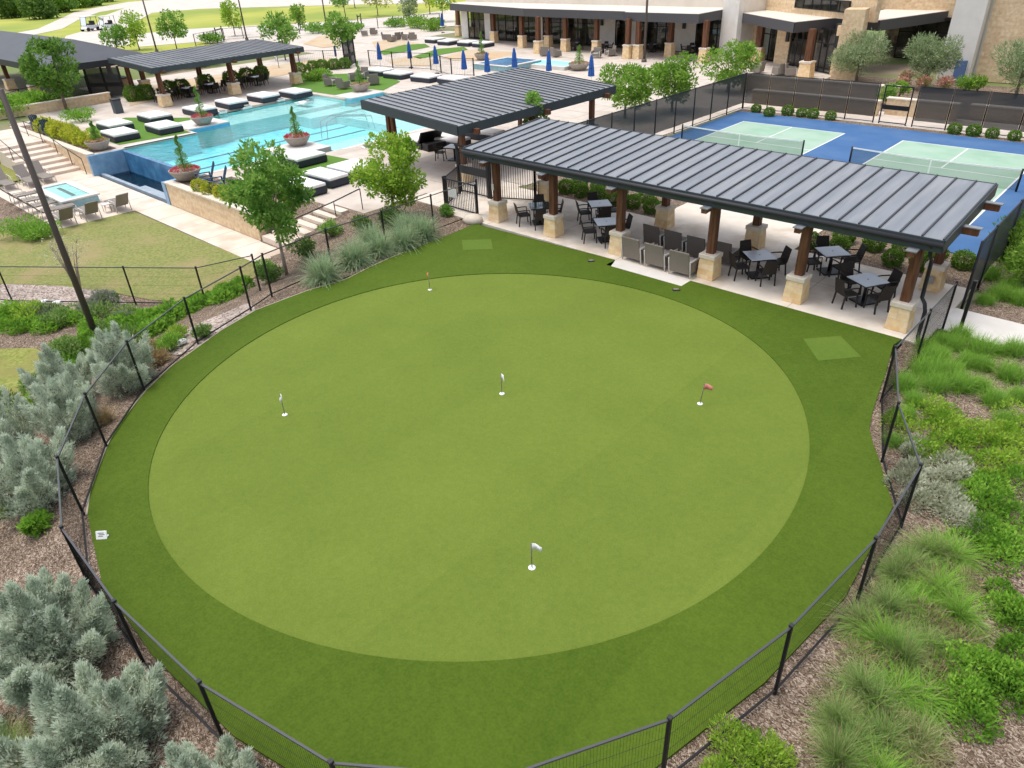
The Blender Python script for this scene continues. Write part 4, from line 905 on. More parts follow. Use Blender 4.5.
# stone pier, recess, white pier and right stone wall
def pier(pts, z1, m, tap=.25, name='pier'):
    c_ = sum((Vector((*p, 0)) for p in pts), Vector())/len(pts)
    return MB().hexa([(*p, 0) for p in pts], [tuple((Vector((*p, 0))*(1-tap)+c_*tap)[:2])+(z1,) for p in pts]).build(name, m, ch)
pier([(-22.6, 60.6), (-20.9, 60.9), (-21.3, 63.0), (-23.0, 62.6)], 4.9, m_stoneb, .15)
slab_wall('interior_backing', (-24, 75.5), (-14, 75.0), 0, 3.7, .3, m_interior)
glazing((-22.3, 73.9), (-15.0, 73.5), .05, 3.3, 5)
slab_wall('upper_wall', (-25, 74.2), (-13, 73.8), 3.35, 9.5, .4, m_stoneb)
pier([(-16.0, 63.9), (-13.9, 64.0), (-13.9, 67.8), (-16.0, 67.6)], 6.6, m_stucco, .06)
slab_wall('wall', (-13.7, 64.9), (4, 66.2), 0, 8.5, .5, m_stoneb)
slab_wall('roof_edge', (-19, 68.4), (4, 64.2), 6.7, 7.25, .6, m_dark)
MB().box(-9.3, -9.0, 64.6, 64.95, 3.2, 4.1).build('wall_lantern', m_dark, ch)
MB().box(-14.85, -14.15, 63.65, 63.9, 0, 1.5).build('door', m_signb, ch)

# low garden walls and terraces behind the courts
rwall('long pale stone garden wall behind the left court windscreen', -23.5, -15.2, 49.4, 49.8, 0, .9)
rwall('upper pale stone terrace wall below the clubhouse wing', -26.5, -15.5, 53.6, 54.0, 0, 1.1)
rwall('pale stone planter wall seen through the court gate', -15.0, -11.0, 50.2, 50.6, 0, 1.0)
rwall('pale stone planter wall behind the right court, below the olive trees', -10.6, -2, 51.5, 51.9, 0, .8)

# ================================================================== FURNITURE AND SMALL THINGS
# ---- golf flags
def flag(label, px, py, m, h=.62, ang=0.4, lean=(0, 0)):
    x, y = P(px, py); t = thing('golf_flag', label, 'golf flag', (x, y, .012))
    MB().lathe([(.0, .004), (.072, .004), (.072, .0)], 18).build('cup_ring', m_cupw, t); 
    MB().tube([(0, 0, 0), (lean[0]*.5, lean[1]*.5, h*.5), (lean[0], lean[1], h)], .010, 6).build('pole', m_wickg, t)
    b = MB(); n = 5; c, s = math.cos(ang), math.sin(ang); vs = []
    for i in range(n+1):
        k = i/n; w_ = .03*math.sin(k*5); d = .20*k; zt = h-.01-.05*k; zb = h-.19+.02*k
        vs += [(lean[0]+c*d-s*w_, lean[1]+s*d+c*w_, zb), (lean[0]+c*d-s*w_, lean[1]+s*d+c*w_, zt)]
    b.add(vs, [(2*i, 2*i+2, 2*i+3, 2*i+1) for i in range(n)], 0, True); o = b.build('pennant', m, t); sm = o.modifiers.new('thick', 'SOLIDIFY'); sm.thickness = .006
flag('white flag and cup at the left of the green', 285, 415, m_flagw, ang=-.5, lean=(-.04, .02))
flag('white flag and cup near the centre of the green', 502, 394, m_flagw, ang=-.3)
flag('faded red flag and cup at the right of the green', 700, 404, m_flagr, ang=.5, lean=(.06, .0))
flag('white flag and cup at the near edge of the green', 532, 568, m_flagw, ang=.6)
flag('orange flag and cup at the far upper edge of the green', 430, 290, m_flago, ang=2.6)
# leaning white sign on the collar
t = thing('turf_sign', 'small white sign standing tilted on the turf by the left fence', 'sign', (-13.72, 1.98, FZ), R(45)); t.scale = (.55,)*3
MB().hexa([(-.2, -.02, 0), (.2, -.02, 0), (.2, .02, 0), (-.2, .02, 0)], [(-.2, .13, .26), (.2, .13, .26), (.2, .15, .26), (-.2, .15, .26)]).build('board', m_cupw, t)
b = MB()
for i, (xa, xb) in enumerate([(-.12, .10), (-.09, .12), (-.11, .06)]):
    z0 = .19-.05*i; b.hexa([(xa, -.024+z0*.577, z0), (xb, -.024+z0*.577, z0), (xb, -.02+z0*.577, z0), (xa, -.02+z0*.577, z0)], [(xa, -.024+(z0+.018)*.577, z0+.018), (xb, -.024+(z0+.018)*.577, z0+.018), (xb, -.02+(z0+.018)*.577, z0+.018), (xa, -.02+(z0+.018)*.577, z0+.018)])
b.build('lettering', m_dark, t)
MB().box(-.18, .18, .0, .2, 0, .02).build('stand', m_cupw, t)
def valve(label, px, py, name='irrigation_cover', cat='ground cover plate'):
    x, y = P(px, py); t = thing(name, label, cat, (x, y, FZ), .7); MB().box(-.12, .12, -.08, .08, -.02, .035).build('housing', m_dark, t, .01); MB().box(-.09, .09, -.05, .05, .0355, .042).build('lid', m_wickg, t)
valve('small dark ground light on the collar in front of the second pavilion post', 591, 262); valve('small flat drain cover on the collar before the lounge chairs', 676, 291)

# ---- dining chairs and tables
def make_chair():
    t = thing('dining_chair', 'black wicker dining chair', 'chair')
    MB().box(-.25, .25, -.23, .25, .40, .455).build('seat', m_wick, t, .015)
    b = MB(); b.hexa([(-.24, -.25, .45), (.24, -.25, .45), (.24, -.21, .45), (-.24, -.21, .45)], [(-.21, -.36, .92), (.21, -.36, .92), (.21, -.33, .92), (-.21, -.33, .92)]); b.build('backrest', m_wick, t, .012)
    for sx in (-1, 1):
        for yy, dy in ((-.2, -.05), (.22, .03)): MB().bar((sx*.225, yy, .41), (sx*.235, yy+dy, 0), .04).build('leg', m_wick, t)
        MB().tube([(sx*.245, -.27, .66), (sx*.265, 0, .67), (sx*.265, .2, .655), (sx*.25, .22, .42)], .022, 6).build('armrest', m_wick, t)
    return t
def make_table(top):
    t = thing('dining_table', 'square table', 'table')
    MB().box(-.43, .43, -.43, .43, .725, .755).build('tabletop', top, t, .01); MB().box(-.40, .40, -.40, .40, .68, .723).build('apron', m_black, t)
    MB().tube([(0, 0, .05), (0, 0, .68)], .05, 10).build('pedestal', m_black, t); MB().box(-.3, .3, -.3, .3, .0, .05).build('base', m_black, t, .01)
    MB().lathe([(0, .757), (.03, .757), (.03, .7555)], 10).build('umbrella_hole', m_dark, t)
    return t
KC = Kind(make_chair()); KT = Kind(make_table(m_top)); KG = Kind(make_table(m_glas))
rnd = random.Random(4)
PZ = .03
def dining(desc, x, y, ang, sides, kt=KT, group='dining tables under the near pavilion', cg='dining chairs under the near pavilion', tl=None, dist=.66, z=PZ):
    kt.put((x, y, z), R(ang), tl or ('square pale topped table '+desc), group)
    for a, side in sides:
        th = R(ang+a)+rnd.uniform(-.12, .12); d = dist+rnd.uniform(-.04, .06)
        KC.put((x+d*math.cos(th), y+d*math.sin(th), z), th+math.pi/2+rnd.uniform(-.1, .1), 'black wicker chair, %s side of the table %s' % (side, desc), cg)
S4 = [(0, 'right'), (90, 'rear'), (180, 'left'), (270, 'near')]
dining('nearest the entry gate', -19.1, 21.9, 48, S4, KG, tl='square dark glass topped table nearest the entry gate')
dining('beside the boxwoods behind the third pavilion post', -17.25, 23.55, 48, S4)
dining('directly behind the third pavilion post', -15.7, 21.9, 48, [(0, 'right'), (180, 'left'), (270, 'near')])
dining('just right of the grey lounge chairs', -9.55, 22.15, 48, S4)
dining('beside the boxwoods, right end of pavilion', -7.8, 23.9, 48, S4)
dining('nearest the downspout post at the right end', -6.05, 22.25, 60, [(0, 'right'), (90, 'rear'), (180, 'left'), (270, 'near')])

# ---- grey wicker lounge chairs
def make_lounge(mw, low=False):
    t = thing('lounge_chair', 'grey wicker lounge chair', 'lounge chair')
    b = MB(); b.box(-.33, .33, -.3, .36, .22, .32); b.build('seat', mw, t, .02)
    MB().box(-.31, .31, -.24, .36, .325, .43).build('cushion', m_cushg, t, .04)
    MB().hexa([(-.34, -.36, .12), (.34, -.36, .12), (.34, -.30, .12), (-.34, -.30, .12)], [(-.34, -.50, .86), (.34, -.50, .86), (.34, -.44, .86), (-.34, -.44, .86)]).build('backrest', mw, t, .02)
    for s in (-1, 1):
        MB().tube([(s*.37, -.34, .02), (s*.37, -.42, .56), (s*.37, .34, .54), (s*.37, .38, .02)], .024, 6).build('arm_frame', m_frame, t)
        MB().hexa([(s*.37-.012, -.33, .15), (s*.37+.012, -.33, .15), (s*.37+.012, .34, .15), (s*.37-.012, .34, .15)], [(s*.37-.012, -.38, .5), (s*.37+.012, -.38, .5), (s*.37+.012, .32, .49), (s*.37-.012, .32, .49)]).build('side_panel', mw, t)
    return t
KL = Kind(make_lounge(m_wickg)); KD = Kind(make_lounge(m_wickd))
for i, (x, y, lab) in enumerate([(-13.62, 21.0, 'left'), (-12.62, 20.95, 'middle'), (-11.6, 20.9, 'right')]): KL.put((x, y, PZ), .03*(i-1), 'light grey wicker lounge chair, %s one of the front row of three' % lab, 'front row of grey lounge chairs', 1.1)
for i, (x, y, lab) in enumerate([(-13.8, 22.6, 'leftmost in the rear row'), (-12.85, 22.55, 'second from the left in the rear row'), (-11.9, 22.5, 'third from the left in the rear row, beside the post'), (-10.95, 22.6, 'mostly hidden behind the fourth pavilion post')]):
    KD.put((x, y, PZ), .03*(i-2), 'dark grey wicker lounge chair, '+lab, 'rear row of dark grey lounge chairs', 1.06)

# ---- daybeds
def make_daybed(w, d, h=.36):
    t = thing('daybed', 'daybed', 'daybed')
    MB().box(-w/2, w/2, -d/2, d/2, .05, h).build('base', m_navy, t, .03)
    b = MB(); b.box(-w/2+.02, w/2-.02, -d/2+.02, d/2-.02, h+.002, h+.16); b.build('mattress', m_cush, t, .05)
    MB().box(-w/2+.04, w/2-.04, -d/2+.04, d/2-.04, 0, .048).build('plinth', m_black, t)
    return t
KB = Kind(make_daybed(2.45, 1.65)); KF = Kind(make_daybed(1.9, 1.9)); KS = Kind(make_daybed(2.4, 1.2)); KQ = Kind(make_daybed(2.0, 1.9))
G1 = 'daybeds at the far side of the pool'
for (px, py), lab in [((114, 122), 'second nearest the yellow shrubs, on the left turf pad'), ((119, 131), 'nearest the yellow shrubs on the left turf pad'), ((154, 114), 'behind on the paving between the left pad and the long pavilion'), ((163, 124), 'on the right half of the left turf pad, nearest the water')]:
    x, y = P(px, py, .5); KB.put((x, y, .01), rnd.uniform(-.04, .04), 'white topped navy daybed '+lab, G1)
for (px, py), lab in [((199, 107), 'behind the spiral topiary by the far pool edge'), ((231, 100), 'in front of the middle post of the long pavilion'), ((263, 94), 'in front of the right half of the long pavilion'), ((295, 90), 'at the pool corner beside the grass island')]:
    x, y = P(px, py, .5); KB.put((x, y, .0), rnd.uniform(-.04, .04), 'white topped navy daybed '+lab, G1)
G2 = 'daybeds along the blue umbrellas'
for (px, py), lab in [((379, 69), 'leftmost under the first blue umbrella'), ((398, 72), 'second from left under the second blue umbrella'), ((426, 75), 'third from left under the third blue umbrella'), ((453, 77), 'at the corner of the ribbed roof under the fourth blue umbrella')]:
    x, y = P(px, py, .5); KB.put((x, y, 0), rnd.uniform(-.05, .05), 'white topped navy daybed '+lab, G2)
G3 = 'daybeds before the clubhouse veranda'
for (px, py), lab in [((435, 38), 'leftmost'), ((448, 40), 'second from left'), ((468, 41), 'third from left'), ((483, 42), 'rightmost, behind the small topiary')]:
    x, y = P(px, py, .5); KF.put((x, y, 0), rnd.uniform(-.05, .05), 'white topped navy daybed before the clubhouse veranda, '+lab, G3)
G4 = 'daybeds on the near turf pad'
x, y = P(302, 154, .5); KQ.put((x, y, .02), 0, 'wide white topped daybed beside the flower pot on the near pool edge', G4)
for (px, py), lab in [((325, 173), 'in the middle of the near turf pad'), ((302, 182), 'half hidden by the tree on the near turf pad')]:
    x, y = P(px, py, .5); KS.put((x, y, .02), rnd.uniform(-.03, .03), 'narrow white topped daybed '+lab, G4)
x, y = P(352, 165, .5); KQ.put((x, y, .02), .02, 'wide white topped daybed left of the round bright tree', G4)
G5 = 'daybeds in the shade of the square pavilion'
for (px, py), lab in [((449, 137), 'behind the near post'), ((484, 130), 'right of the near post')]:
    x, y = P(px, py, .5); KS.put((x, y, 0), .1, 'pale topped daybed under the square pavilion, '+lab, G5)
# black cabana bed with raised back under the square pavilion
x, y = P(424, 142, .2); t = thing('cabana_bed', 'black wicker lounge bed with raised back under the square pavilion', 'lounge bed', (x, y, 0), R(-10))
MB().box(-1.3, .9, -.75, .75, 0, .34).build('base', m_black, t, .03); MB().box(-1.28, .5, -.72, .72, .345, .50).build('mattress', m_cush, t, .05)
MB().hexa([(.5, -.75, .34), (.66, -.75, .34), (.66, .75, .34), (.5, .75, .34)], [(.95, -.75, 1.0), (1.1, -.75, 1.0), (1.1, .75, 1.0), (.95, .75, 1.0)]).build('backrest', m_black, t, .03)
MB().box(.95, 1.6, -.7, .7, 0, .42).build('footstool', m_black, t, .03)
# in-water loungers on the shelf and a ladder-like rail
lg = thing('ledge_lounger', 'white shelf lounger', 'pool lounger')
b = MB(); pr_ = [(-.9, .30), (-.55, .18), (-.2, .12), (.2, .22), (.5, .16), (.9, .08)]
b.add([(x, s*.33, z) for x, z in pr_ for s in (-1, 1)]+[(x, s*.33, z-.14) for x, z in pr_ for s in (-1, 1)], [(2*i, 2*i+2, 2*i+3, 2*i+1) for i in range(5)]+[(12+2*i, 12+2*i+1, 12+2*i+3, 12+2*i+2) for i in range(5)]+[(2*i, 12+2*i, 12+2*i+2, 2*i+2) for i in range(5)]+[(2*i+1, 2*i+3, 12+2*i+3, 12+2*i+1) for i in range(5)]+[(0, 1, 13, 12), (10, 22, 23, 11)], 0, False)
b.build('body', m_cush, lg); MB().box(-.92, -.55, -.2, .2, .31, .38).build('headrest', m_cushg, lg, .03)
KLL = Kind(lg)
for (px, py), lab in [((218, 113), 'nearest the spiral topiary'), ((243, 108), 'in the middle of the row'), ((276, 101), 'third along the row'), ((303, 103), 'at the corner of the pool')]:
    x, y = P(px, py, -.1); KLL.put((x, y, -.18), R(180), 'white curved lounger standing in the shallow pool shelf, '+lab, 'loungers on the pool shelf')
x, y = P(341, 151, 0); KLL.put((x+1.3, y+1.5, -.2), 0, 'white curved lounger in the water behind the bright round tree', 'loungers on the pool shelf')
x, y = P(340, 125, -.1)
t = thing('pool_handrail', 'pair of curved rails standing in the shallow water', 'handrail', (x, y, -.7))
for o_ in (0, .7): MB().tube([(o_, -1.6, 0), (o_, -1.5, 1.1), (o_, -.6, 1.35), (o_, 2.2, .9), (o_, 2.4, 0)], .03, 6).build('rail', m_steel, t)

# ---- blue umbrellas
def make_umb():
    t = thing('patio_umbrella', 'closed blue umbrella', 'umbrella')
    MB().tube([(0, 0, 0), (0, 0, 2.62)], .025, 8).build('pole', m_frame, t); MB().lathe([(0, .12), (.28, .1), (.30, .0)], 16).build('base', m_dark, t)
    b = MB(); n = 16; pr2 = [(.05, 2.6), (.10, 2.45), (.17, 2.1), (.20, 1.7), (.24, 1.25), (.26, .95), (.12, .92)]
    b.add([((r*(1+(.28 if k % 2 else -.2)))*math.cos(2*math.pi*k/n), (r*(1+(.28 if k % 2 else -.2)))*math.sin(2*math.pi*k/n), z) for r, z in pr2 for k in range(n)], [(i*n+k, i*n+(k+1) % n, (i+1)*n+(k+1) % n, (i+1)*n+k) for i in range(6) for k in range(n)])
    c = b.build('canopy', m_blue, t); MB().lathe([(.215, 1.62), (.225, 1.58), (.215, 1.54)], 16).build('strap', m_navyseat, c)
    MB().lathe([(0, 2.72), (.03, 2.68), (.02, 2.6)], 8).build('finial', m_frame, t)
    return t
KU = Kind(make_umb())
for (px, py), lab in [((381, 69), 'leftmost of the row behind the daybeds'), ((411, 68), 'second from left of the row behind the daybeds'), ((437, 74), 'third from left of the row behind the daybeds'), ((465, 80), 'fourth from left of the row, touching the ribbed roof'), ((488, 83), 'fifth of the row, in front of the small spa'),
                      ((443, 33), 'standing by the hedge left of the clubhouse veranda'), ((475, 35), 'standing inside the left end of the clubhouse veranda'), ((515, 78), 'poking above the ribbed roof, left of the next two'), ((549, 82), 'poking above the ribbed roof in the middle'), ((591, 88), 'poking above the right corner of the ribbed roof')]:
    x, y = P(px, py); KU.put((x, y, 0), rnd.uniform(0, 3), 'closed blue patio umbrella '+lab, 'closed blue umbrellas', (.8, .8, .93))

# ---- planters with spiral topiary
def planter(label, px, py, h=2.1, s=1.0, flowers=L_red, z=.03, seed=1):
    x, y = P(px, py); t = thing('topiary_planter', label, 'planter', (x, y, z)); rng = np.random.default_rng(seed)
    MB().lathe([(0, 0), (.42*s, 0), (.50*s, .08), (.72*s, .40), (.78*s, .55), (.74*s, .56), (.68*s, .48), (0, .46)], 24).build('bowl', m_pot, t)
    d = unit(rng, 420); p = np.stack([d[:, 0]*.66*s, d[:, 1]*.66*s, .50+np.abs(d[:, 2])*.16], 1); k = np.hypot(p[:, 0], p[:, 1]) > .25*s
    leaves(p[k], (d+np.array([0, 0, .6]))[k], .10, .07, rng, t, 'flowers', flowers)
    n = 2600; k = rng.uniform(0, 1, n)**1.35; a = k*2*np.pi*3.2; rr = (.34*(1-k)+.045)*s; zz = .55+k*(h-.55)
    d = unit(rng, n); ctr = np.stack([np.cos(a)*rr*.55, np.sin(a)*rr*.55, zz], 1); p = ctr+d*(rr*.62)[:, None]*rng.uniform(.5, 1, (n, 1))
    leaves(p, d+np.array([0, 0, .4]), .06, .035, rng, t, 'topiary', L_mid)
    MB().tube([(0, 0, .4), (0, 0, h)], [.04, .012], 6).build('stem', m_bark, t)
    return t
planter('stone bowl with a green cone and pink flowers at the far left pool corner', 100, 150, 1.7, .95, L_pink, seed=1)
planter('stone bowl with a tall spiral topiary on the far plinth of the pool', 204, 125, 2.5, 1.0, L_red, .06, 2)
planter('stone bowl with a spiral topiary and red flowers at the corner above the dark trough', 187.5, 180, 2.25, 1.05, L_red, .03, 3)
planter('stone bowl of red flowers with a spiral topiary on the near pool plinth', 298.5, 146, 2.2, 1.05, L_red, .07, 4)
planter('stone bowl with a topiary on the blue tiled plinth by the grass island', 361, 92, 2.3, 1.1, L_pink, .08, 5)
planter('stone bowl with a dark topiary above the small spa, left of the veranda posts', 482, 60, 2.6, 1.0, L_pink, .03, 6)
planter('stone bowl of pink flowers with a thin topiary in front of the veranda', 579, 70, 2.0, 1.3, L_pink, .03, 7)

# ---- adirondack style navy chairs
def make_adi():
    t = thing('slat_chair', 'navy chair', 'garden chair')
    b = MB()
    for i in range(5): b.hexa([(-.28+.115*i, -.28, .3), (-.18+.115*i, -.28, .3), (-.18+.115*i, -.25, .3), (-.28+.115*i, -.25, .3)], [(-.28+.115*i, -.62, 1.1+.03*(2-abs(i-2))), (-.18+.115*i, -.62, 1.1+.03*(2-abs(i-2))), (-.18+.115*i, -.59, 1.1+.03*(2-abs(i-2))), (-.28+.115*i, -.59, 1.1+.03*(2-abs(i-2)))])
    b.build('backrest', m_navyseat, t); MB().hexa([(-.28, -.28, .26), (.28, -.28, .26), (.28, .4, .36), (-.28, .4, .36)], [(-.28, -.28, .30), (.28, -.28, .30), (.28, .4, .40), (-.28, .4, .40)]).build('seat', m_navyseat, t)
    for s in (-1, 1):
        MB().box(s*.36-.07, s*.36+.07, -.35, .45, .56, .59).build('armrest', m_navyseat, t)
        MB().bar((s*.33, .38, 0), (s*.33, .38, .56), .07).build('leg', m_navyseat, t); MB().bar((s*.33, -.3, .0), (s*.33, -.3, .56), .07).build('leg', m_navyseat, t)
    return t
KA = Kind(make_adi())
for (px, py), a, lab in [((40, 130), 60, 'left one of the pair among the yellow shrubs'), ((51, 135), 60, 'right one of the pair among the yellow shrubs'), ((207, 186), 160, 'left one of the pair beside the flower pot above the trough'), ((219, 191), 160, 'right one of the pair beside the flower pot above the trough')]:
    x, y = P(px, py); KA.put((x, y, .02), R(a), 'navy slatted garden chair, '+lab, 'navy slatted chairs')

# ---- hot tub and its chaises on the lower terrace
t = thing('hot_tub', 'raised square hot tub with pale rim and aqua tiled sides', 'hot tub', (-45.5, 12.0, LOW))
tl = mat('aqua_tile', (.22, .40, .46), .35, (.30, .48, .52), 6)
MB().box(-2.1, 2.1, -.9, .9, 0, .42).build('tile_wall', tl, t)
b = MB()
for q in ((-2.2, 2.2, -1.0, -.62), (-2.2, 2.2, .62, 1.0), (-2.2, -1.8, -.618, .618), (1.8, 2.2, -.618, .618)): b.box(*q, .422, .5)
b.build('rim', m_white, t); MB().sheet([(-1.8, -.62), (1.8, -.62), (1.8, .62), (-1.8, .62)], .43).build('tub_floor', m_shelf, t); MB().sheet([(-1.8, -.62), (1.8, -.62), (1.8, .62), (-1.8, .62)], .46).build('water', m_water, t)
MB().box(-1.2, 1.2, -.1, .1, .43, .45).build('drain_grille', m_wickg, t)
def make_chaise():
    t = thing('chaise_lounge', 'chaise', 'sun lounger')
    MB().box(-.32, .32, -.35, 1.25, .30, .37).build('seat', m_wickl, t, .02)
    MB().hexa([(-.32, -.42, .32), (.32, -.42, .32), (.32, -.35, .30), (-.32, -.35, .30)], [(-.32, -.95, 1.0), (.32, -.95, 1.0), (.32, -.89, 1.03), (-.32, -.89, 1.03)]).build('backrest', m_wickl, t, .02)
    for s in (-1, 1):
        MB().tube([(s*.37, -.5, 0), (s*.37, -.45, .58), (s*.37, .2, .56), (s*.37, .3, 0)], .028, 6).build('arm_frame', m_frame, t); MB().tube([(s*.34, 1.2, 0), (s*.34, 1.2, .33)], .024, 6).build('leg', m_frame, t)
    return t
KH = Kind(make_chaise())
for (px, py), a, lab in [((44, 180), -90, 'right one of the group behind the hot tub'), ((29, 184), -90, 'middle one of the group behind the hot tub'), ((6, 187), -90, 'left one of the group behind the hot tub'),
                         ((66, 224), 90, 'left one of the three backs facing the dry lawn'), ((91, 218), 90, 'middle one of the three backs facing the dry lawn'), ((121, 210), 90, 'right one of the three backs facing the dry lawn')]:
    x, y = P(px, py, LOW); KH.put((x, y, LOW), R(a), 'grey wicker chaise with white arms, '+lab, 'chaises round the hot tub')
for i, lab in enumerate(['nearest the lamp pole', 'second from the lamp pole', 'third from the lamp pole', 'fourth from the lamp pole']):
    KH.put((-42.2-1.5*i-.8, 10.25, LOW), R(0), 'grey wicker chaise seen from behind left of the hot tub, '+lab, 'chaises round the hot tub')
t = thing('side_table', 'small white side table between two chaises by the dry lawn', 'side table', (*P(109, 212, LOW), LOW)); MB().box(-.22, .22, -.22, .22, .42, .45).build('tabletop', m_frame, t)
for sx in (-1, 1):
    for sy in (-1, 1): MB().bar((sx*.18, sy*.18, 0), (sx*.18, sy*.18, .42), .03).build('leg', m_frame, t)

# ---- wicker club chairs by the grass island and beyond
def make_club():
    t = thing('club_chair', 'club chair', 'armchair')
    MB().box(-.36, .36, -.32, .38, .16, .36).build('seat', m_wickl, t, .03); MB().box(-.31, .31, -.2, .37, .365, .48).build('cushion', m_cushg, t, .04)
    MB().hexa([(-.38, -.42, .1), (.38, -.42, .1), (.38, -.33, .1), (-.38, -.33, .1)], [(-.40, -.52, .95), (.40, -.52, .95), (.40, -.44, .95), (-.40, -.44, .95)]).build('backrest', m_wickl, t, .03)
    for s in (-1, 1): MB().hexa([(s*.40-.05, -.4, .1), (s*.40+.05, -.4, .1), (s*.40+.05, .38, .1), (s*.40-.05, .38, .1)], [(s*.43-.05, -.46, .66), (s*.43+.05, -.46, .66), (s*.43+.05, .40, .62), (s*.43-.05, .40, .62)]).build('armrest', m_wickl, t, .02); MB().tube([(s*.46, .40, 0), (s*.46, .40, .64)], .025, 6).build('leg', m_frame, t)
    return t
KK = Kind(make_club())
for (px, py), a, lab in [((331, 86), -60, 'leftmost on the grass island'), ((344, 89), 10, 'on the grass island with its back to the pool'), ((354, 81), 150, 'far left one behind the island planter'), ((363, 79), 200, 'far right one behind the island planter'), ((374, 85), 60, 'rightmost on the grass island')]:
    x, y = P(px, py); KK.put((x, y, .02), R(a), 'grey wicker club chair '+lab, 'club chairs on the grass island')
for (px, py), a, lab in [((365, 36), -40, 'leftmost of the far left set'), ((374, 35), 40, 'right one of the far left set'), ((386, 40), -50, 'left one of the middle far set'), ((392, 42), 10, 'near one of the middle far set'), ((397, 40), 70, 'right one of the middle far set'), ((406, 40), -60, 'left one of the right far set'), ((413, 40), 40, 'right one of the right far set')]:
    x, y = P(px, py); KK.put((x, y, 0), R(a), 'grey wicker club chair on the upper terrace, '+lab, 'club chairs on the upper terrace')
for (px, py), a, lab in [((545, 56), 30, 'left of the second pair of veranda posts'), ((556, 57), -20, 'between the veranda posts near the small spa'), ((596, 58), 200, 'behind the pink planter'), ((610, 56), 150, 'in the shade right of the pink planter')]:
    x, y = P(px, py); KK.put((x, y, 0), R(a), 'grey wicker club chair before the veranda, '+lab, 'club chairs before the veranda')
for (px, py), a, lab in [((779, 75), 60, 'left one before the stone wing'), ((790, 76), -60, 'right one before the stone wing'), ((757, 73), 90, 'under the left post of the stone wing')]:
    x, y = P(px, py); KK.put((x, y, 0), R(a), 'grey wicker club chair, '+lab, 'club chairs before the stone wing')

# ---- dining sets in the long pavilion and the veranda
for i, (y, d) in enumerate([(26.8, 'at the left end of the long pavilion'), (28.9, 'second from left in the long pavilion'), (31.0, 'in the middle of the long pavilion'), (33.2, 'fourth from left in the long pavilion'), (35.4, 'at the right end of the long pavilion')]):
    dining(d, -64.6, y, 0, S4, KT, 'dining tables under the long pavilion', 'dining chairs under the long pavilion', z=0)
for (px, py), d in [((575, 50), 'left of the white veranda wall panel'), ((604, 52), 'behind the middle veranda posts'), ((652, 52), 'in the veranda right of the lamp pole'), ((690, 54), 'in the veranda near its right end')]:
    x, y = P(px, py); dining(d, x, y, 20, S4, KT, 'dining tables under the veranda', 'dining chairs under the veranda', z=0)
x, y = P(441, 160); KC.put((x, y, 0), R(-60), 'black wicker chair standing alone behind the entry gate, on its left', 'chairs behind the entry gate')
dining('behind the entry gate under the square pavilion', *P(455, 160), 20, [(0, 'right'), (90, 'rear')], KT, 'table behind the entry gate', 'chairs behind the entry gate', z=0)
# bin, benches, life ring, signs, cooler
x, y = P(119, 113); t = thing('waste_bin', 'slate grey waste bin beside the steps at far left of the pool', 'bin', (x, y, 0)); MB().box(-.3, .3, -.3, .3, 0, .95).build('body', m_trash, t, .02); MB().box(-.33, .33, -.33, .33, .952, 1.05).build('lid', m_dark, t, .02)
x, y = P(278, 68); t = thing('life_ring', 'white life ring on a stand behind the long pavilion', 'life ring', (x, y, 0), R(-45))
b = MB(); n = 18; b.tube([(.32*math.cos(2*math.pi*k/n), 0, 1.1+.32*math.sin(2*math.pi*k/n)) for k in range(n+1)], .08, 8, cap=False); b.build('ring', m_cush, t); MB().tube([(0, .12, 0), (0, .12, 1.5)], .03, 6).build('stand', m_dark, t)
x, y = P(337, 64); t = thing('pool_rules_sign', 'blue pool sign on the fence behind the hedge', 'sign', (x, y, 0), R(-45)); MB().box(-.5, .5, -.02, .02, .75, 1.75).build('board', m_signb, t)
b = MB()
for i in range(6): b.box(-.4, .4-.1*(i % 3), -.026, -.021, 1.6-.13*i, 1.65-.13*i)
b.build('lettering', m_cupw, t); MB().tube([(0, .05, 0), (0, .05, 1.7)], .03, 6).build('post', m_dark, t)
t = thing('small_spa', 'small raised blue tiled spa in front of the veranda', 'spa', (-51.0, 54.2, 0)); MB().box(-2.2, 2.2, -2.4, 2.4, -.1, .45).build('tile_wall', tl, t); MB().box(-2.3, 2.3, -2.5, 2.5, .452, .5).build('rim', m_white, t); MB().sheet([(-1.9, -2.1), (1.9, -2.1), (1.9, 2.1), (-1.9, 2.1)], .506).build('water', m_tile, t)
t = thing('reflecting_pool', 'long low pool with pale rim seen above the ribbed roof', 'spa', (-47.2, 56.5, 0)); MB().box(-3.2, 2.6, -1.6, 1.6, -.1, .3).build('rim', m_white, t); MB().sheet([(-2.9, -1.3), (2.3, -1.3), (2.3, 1.3), (-2.9, 1.3)], .306).build('water', m_plaster, t)

# ---- lamp poles
def lamp_pole(label, x, y, zb, zt, r=.075, head=True, rz=0.4):
    t = thing('lamp_pole', label, 'lamp pole', (x, y, zb), rz); h = zt-zb
    MB().tube([(0, 0, -.2), (0, 0, h)], [r*1.1, r*.85], 10).build('pole', m_pole, t); MB().lathe([(0, .3), (r*2, .3), (r*2.4, 0)], 12).build('base', m_pole, t)
    if head:
        MB().bar((0, 0, h-.06), (-.5, 0, h-.06), .08).build('arm', m_pole, t); hd = MB().box(-1.5, -.45, -.32, .32, h-.12, h+.04).build('lamp_head', m_dark, t, .03)
        b = MB()
        for i in range(4): b.box(-1.35+.22*i, -1.22+.22*i, -.3, .3, h+.041, h+.06)
        b.build('cooling_fins', m_steel, hd)
    return t
lamp_pole('tall bronze lamp pole in the left foreground beside the junipers', -26.2, 6.2, LOW, 7.0, .10, True, R(35))
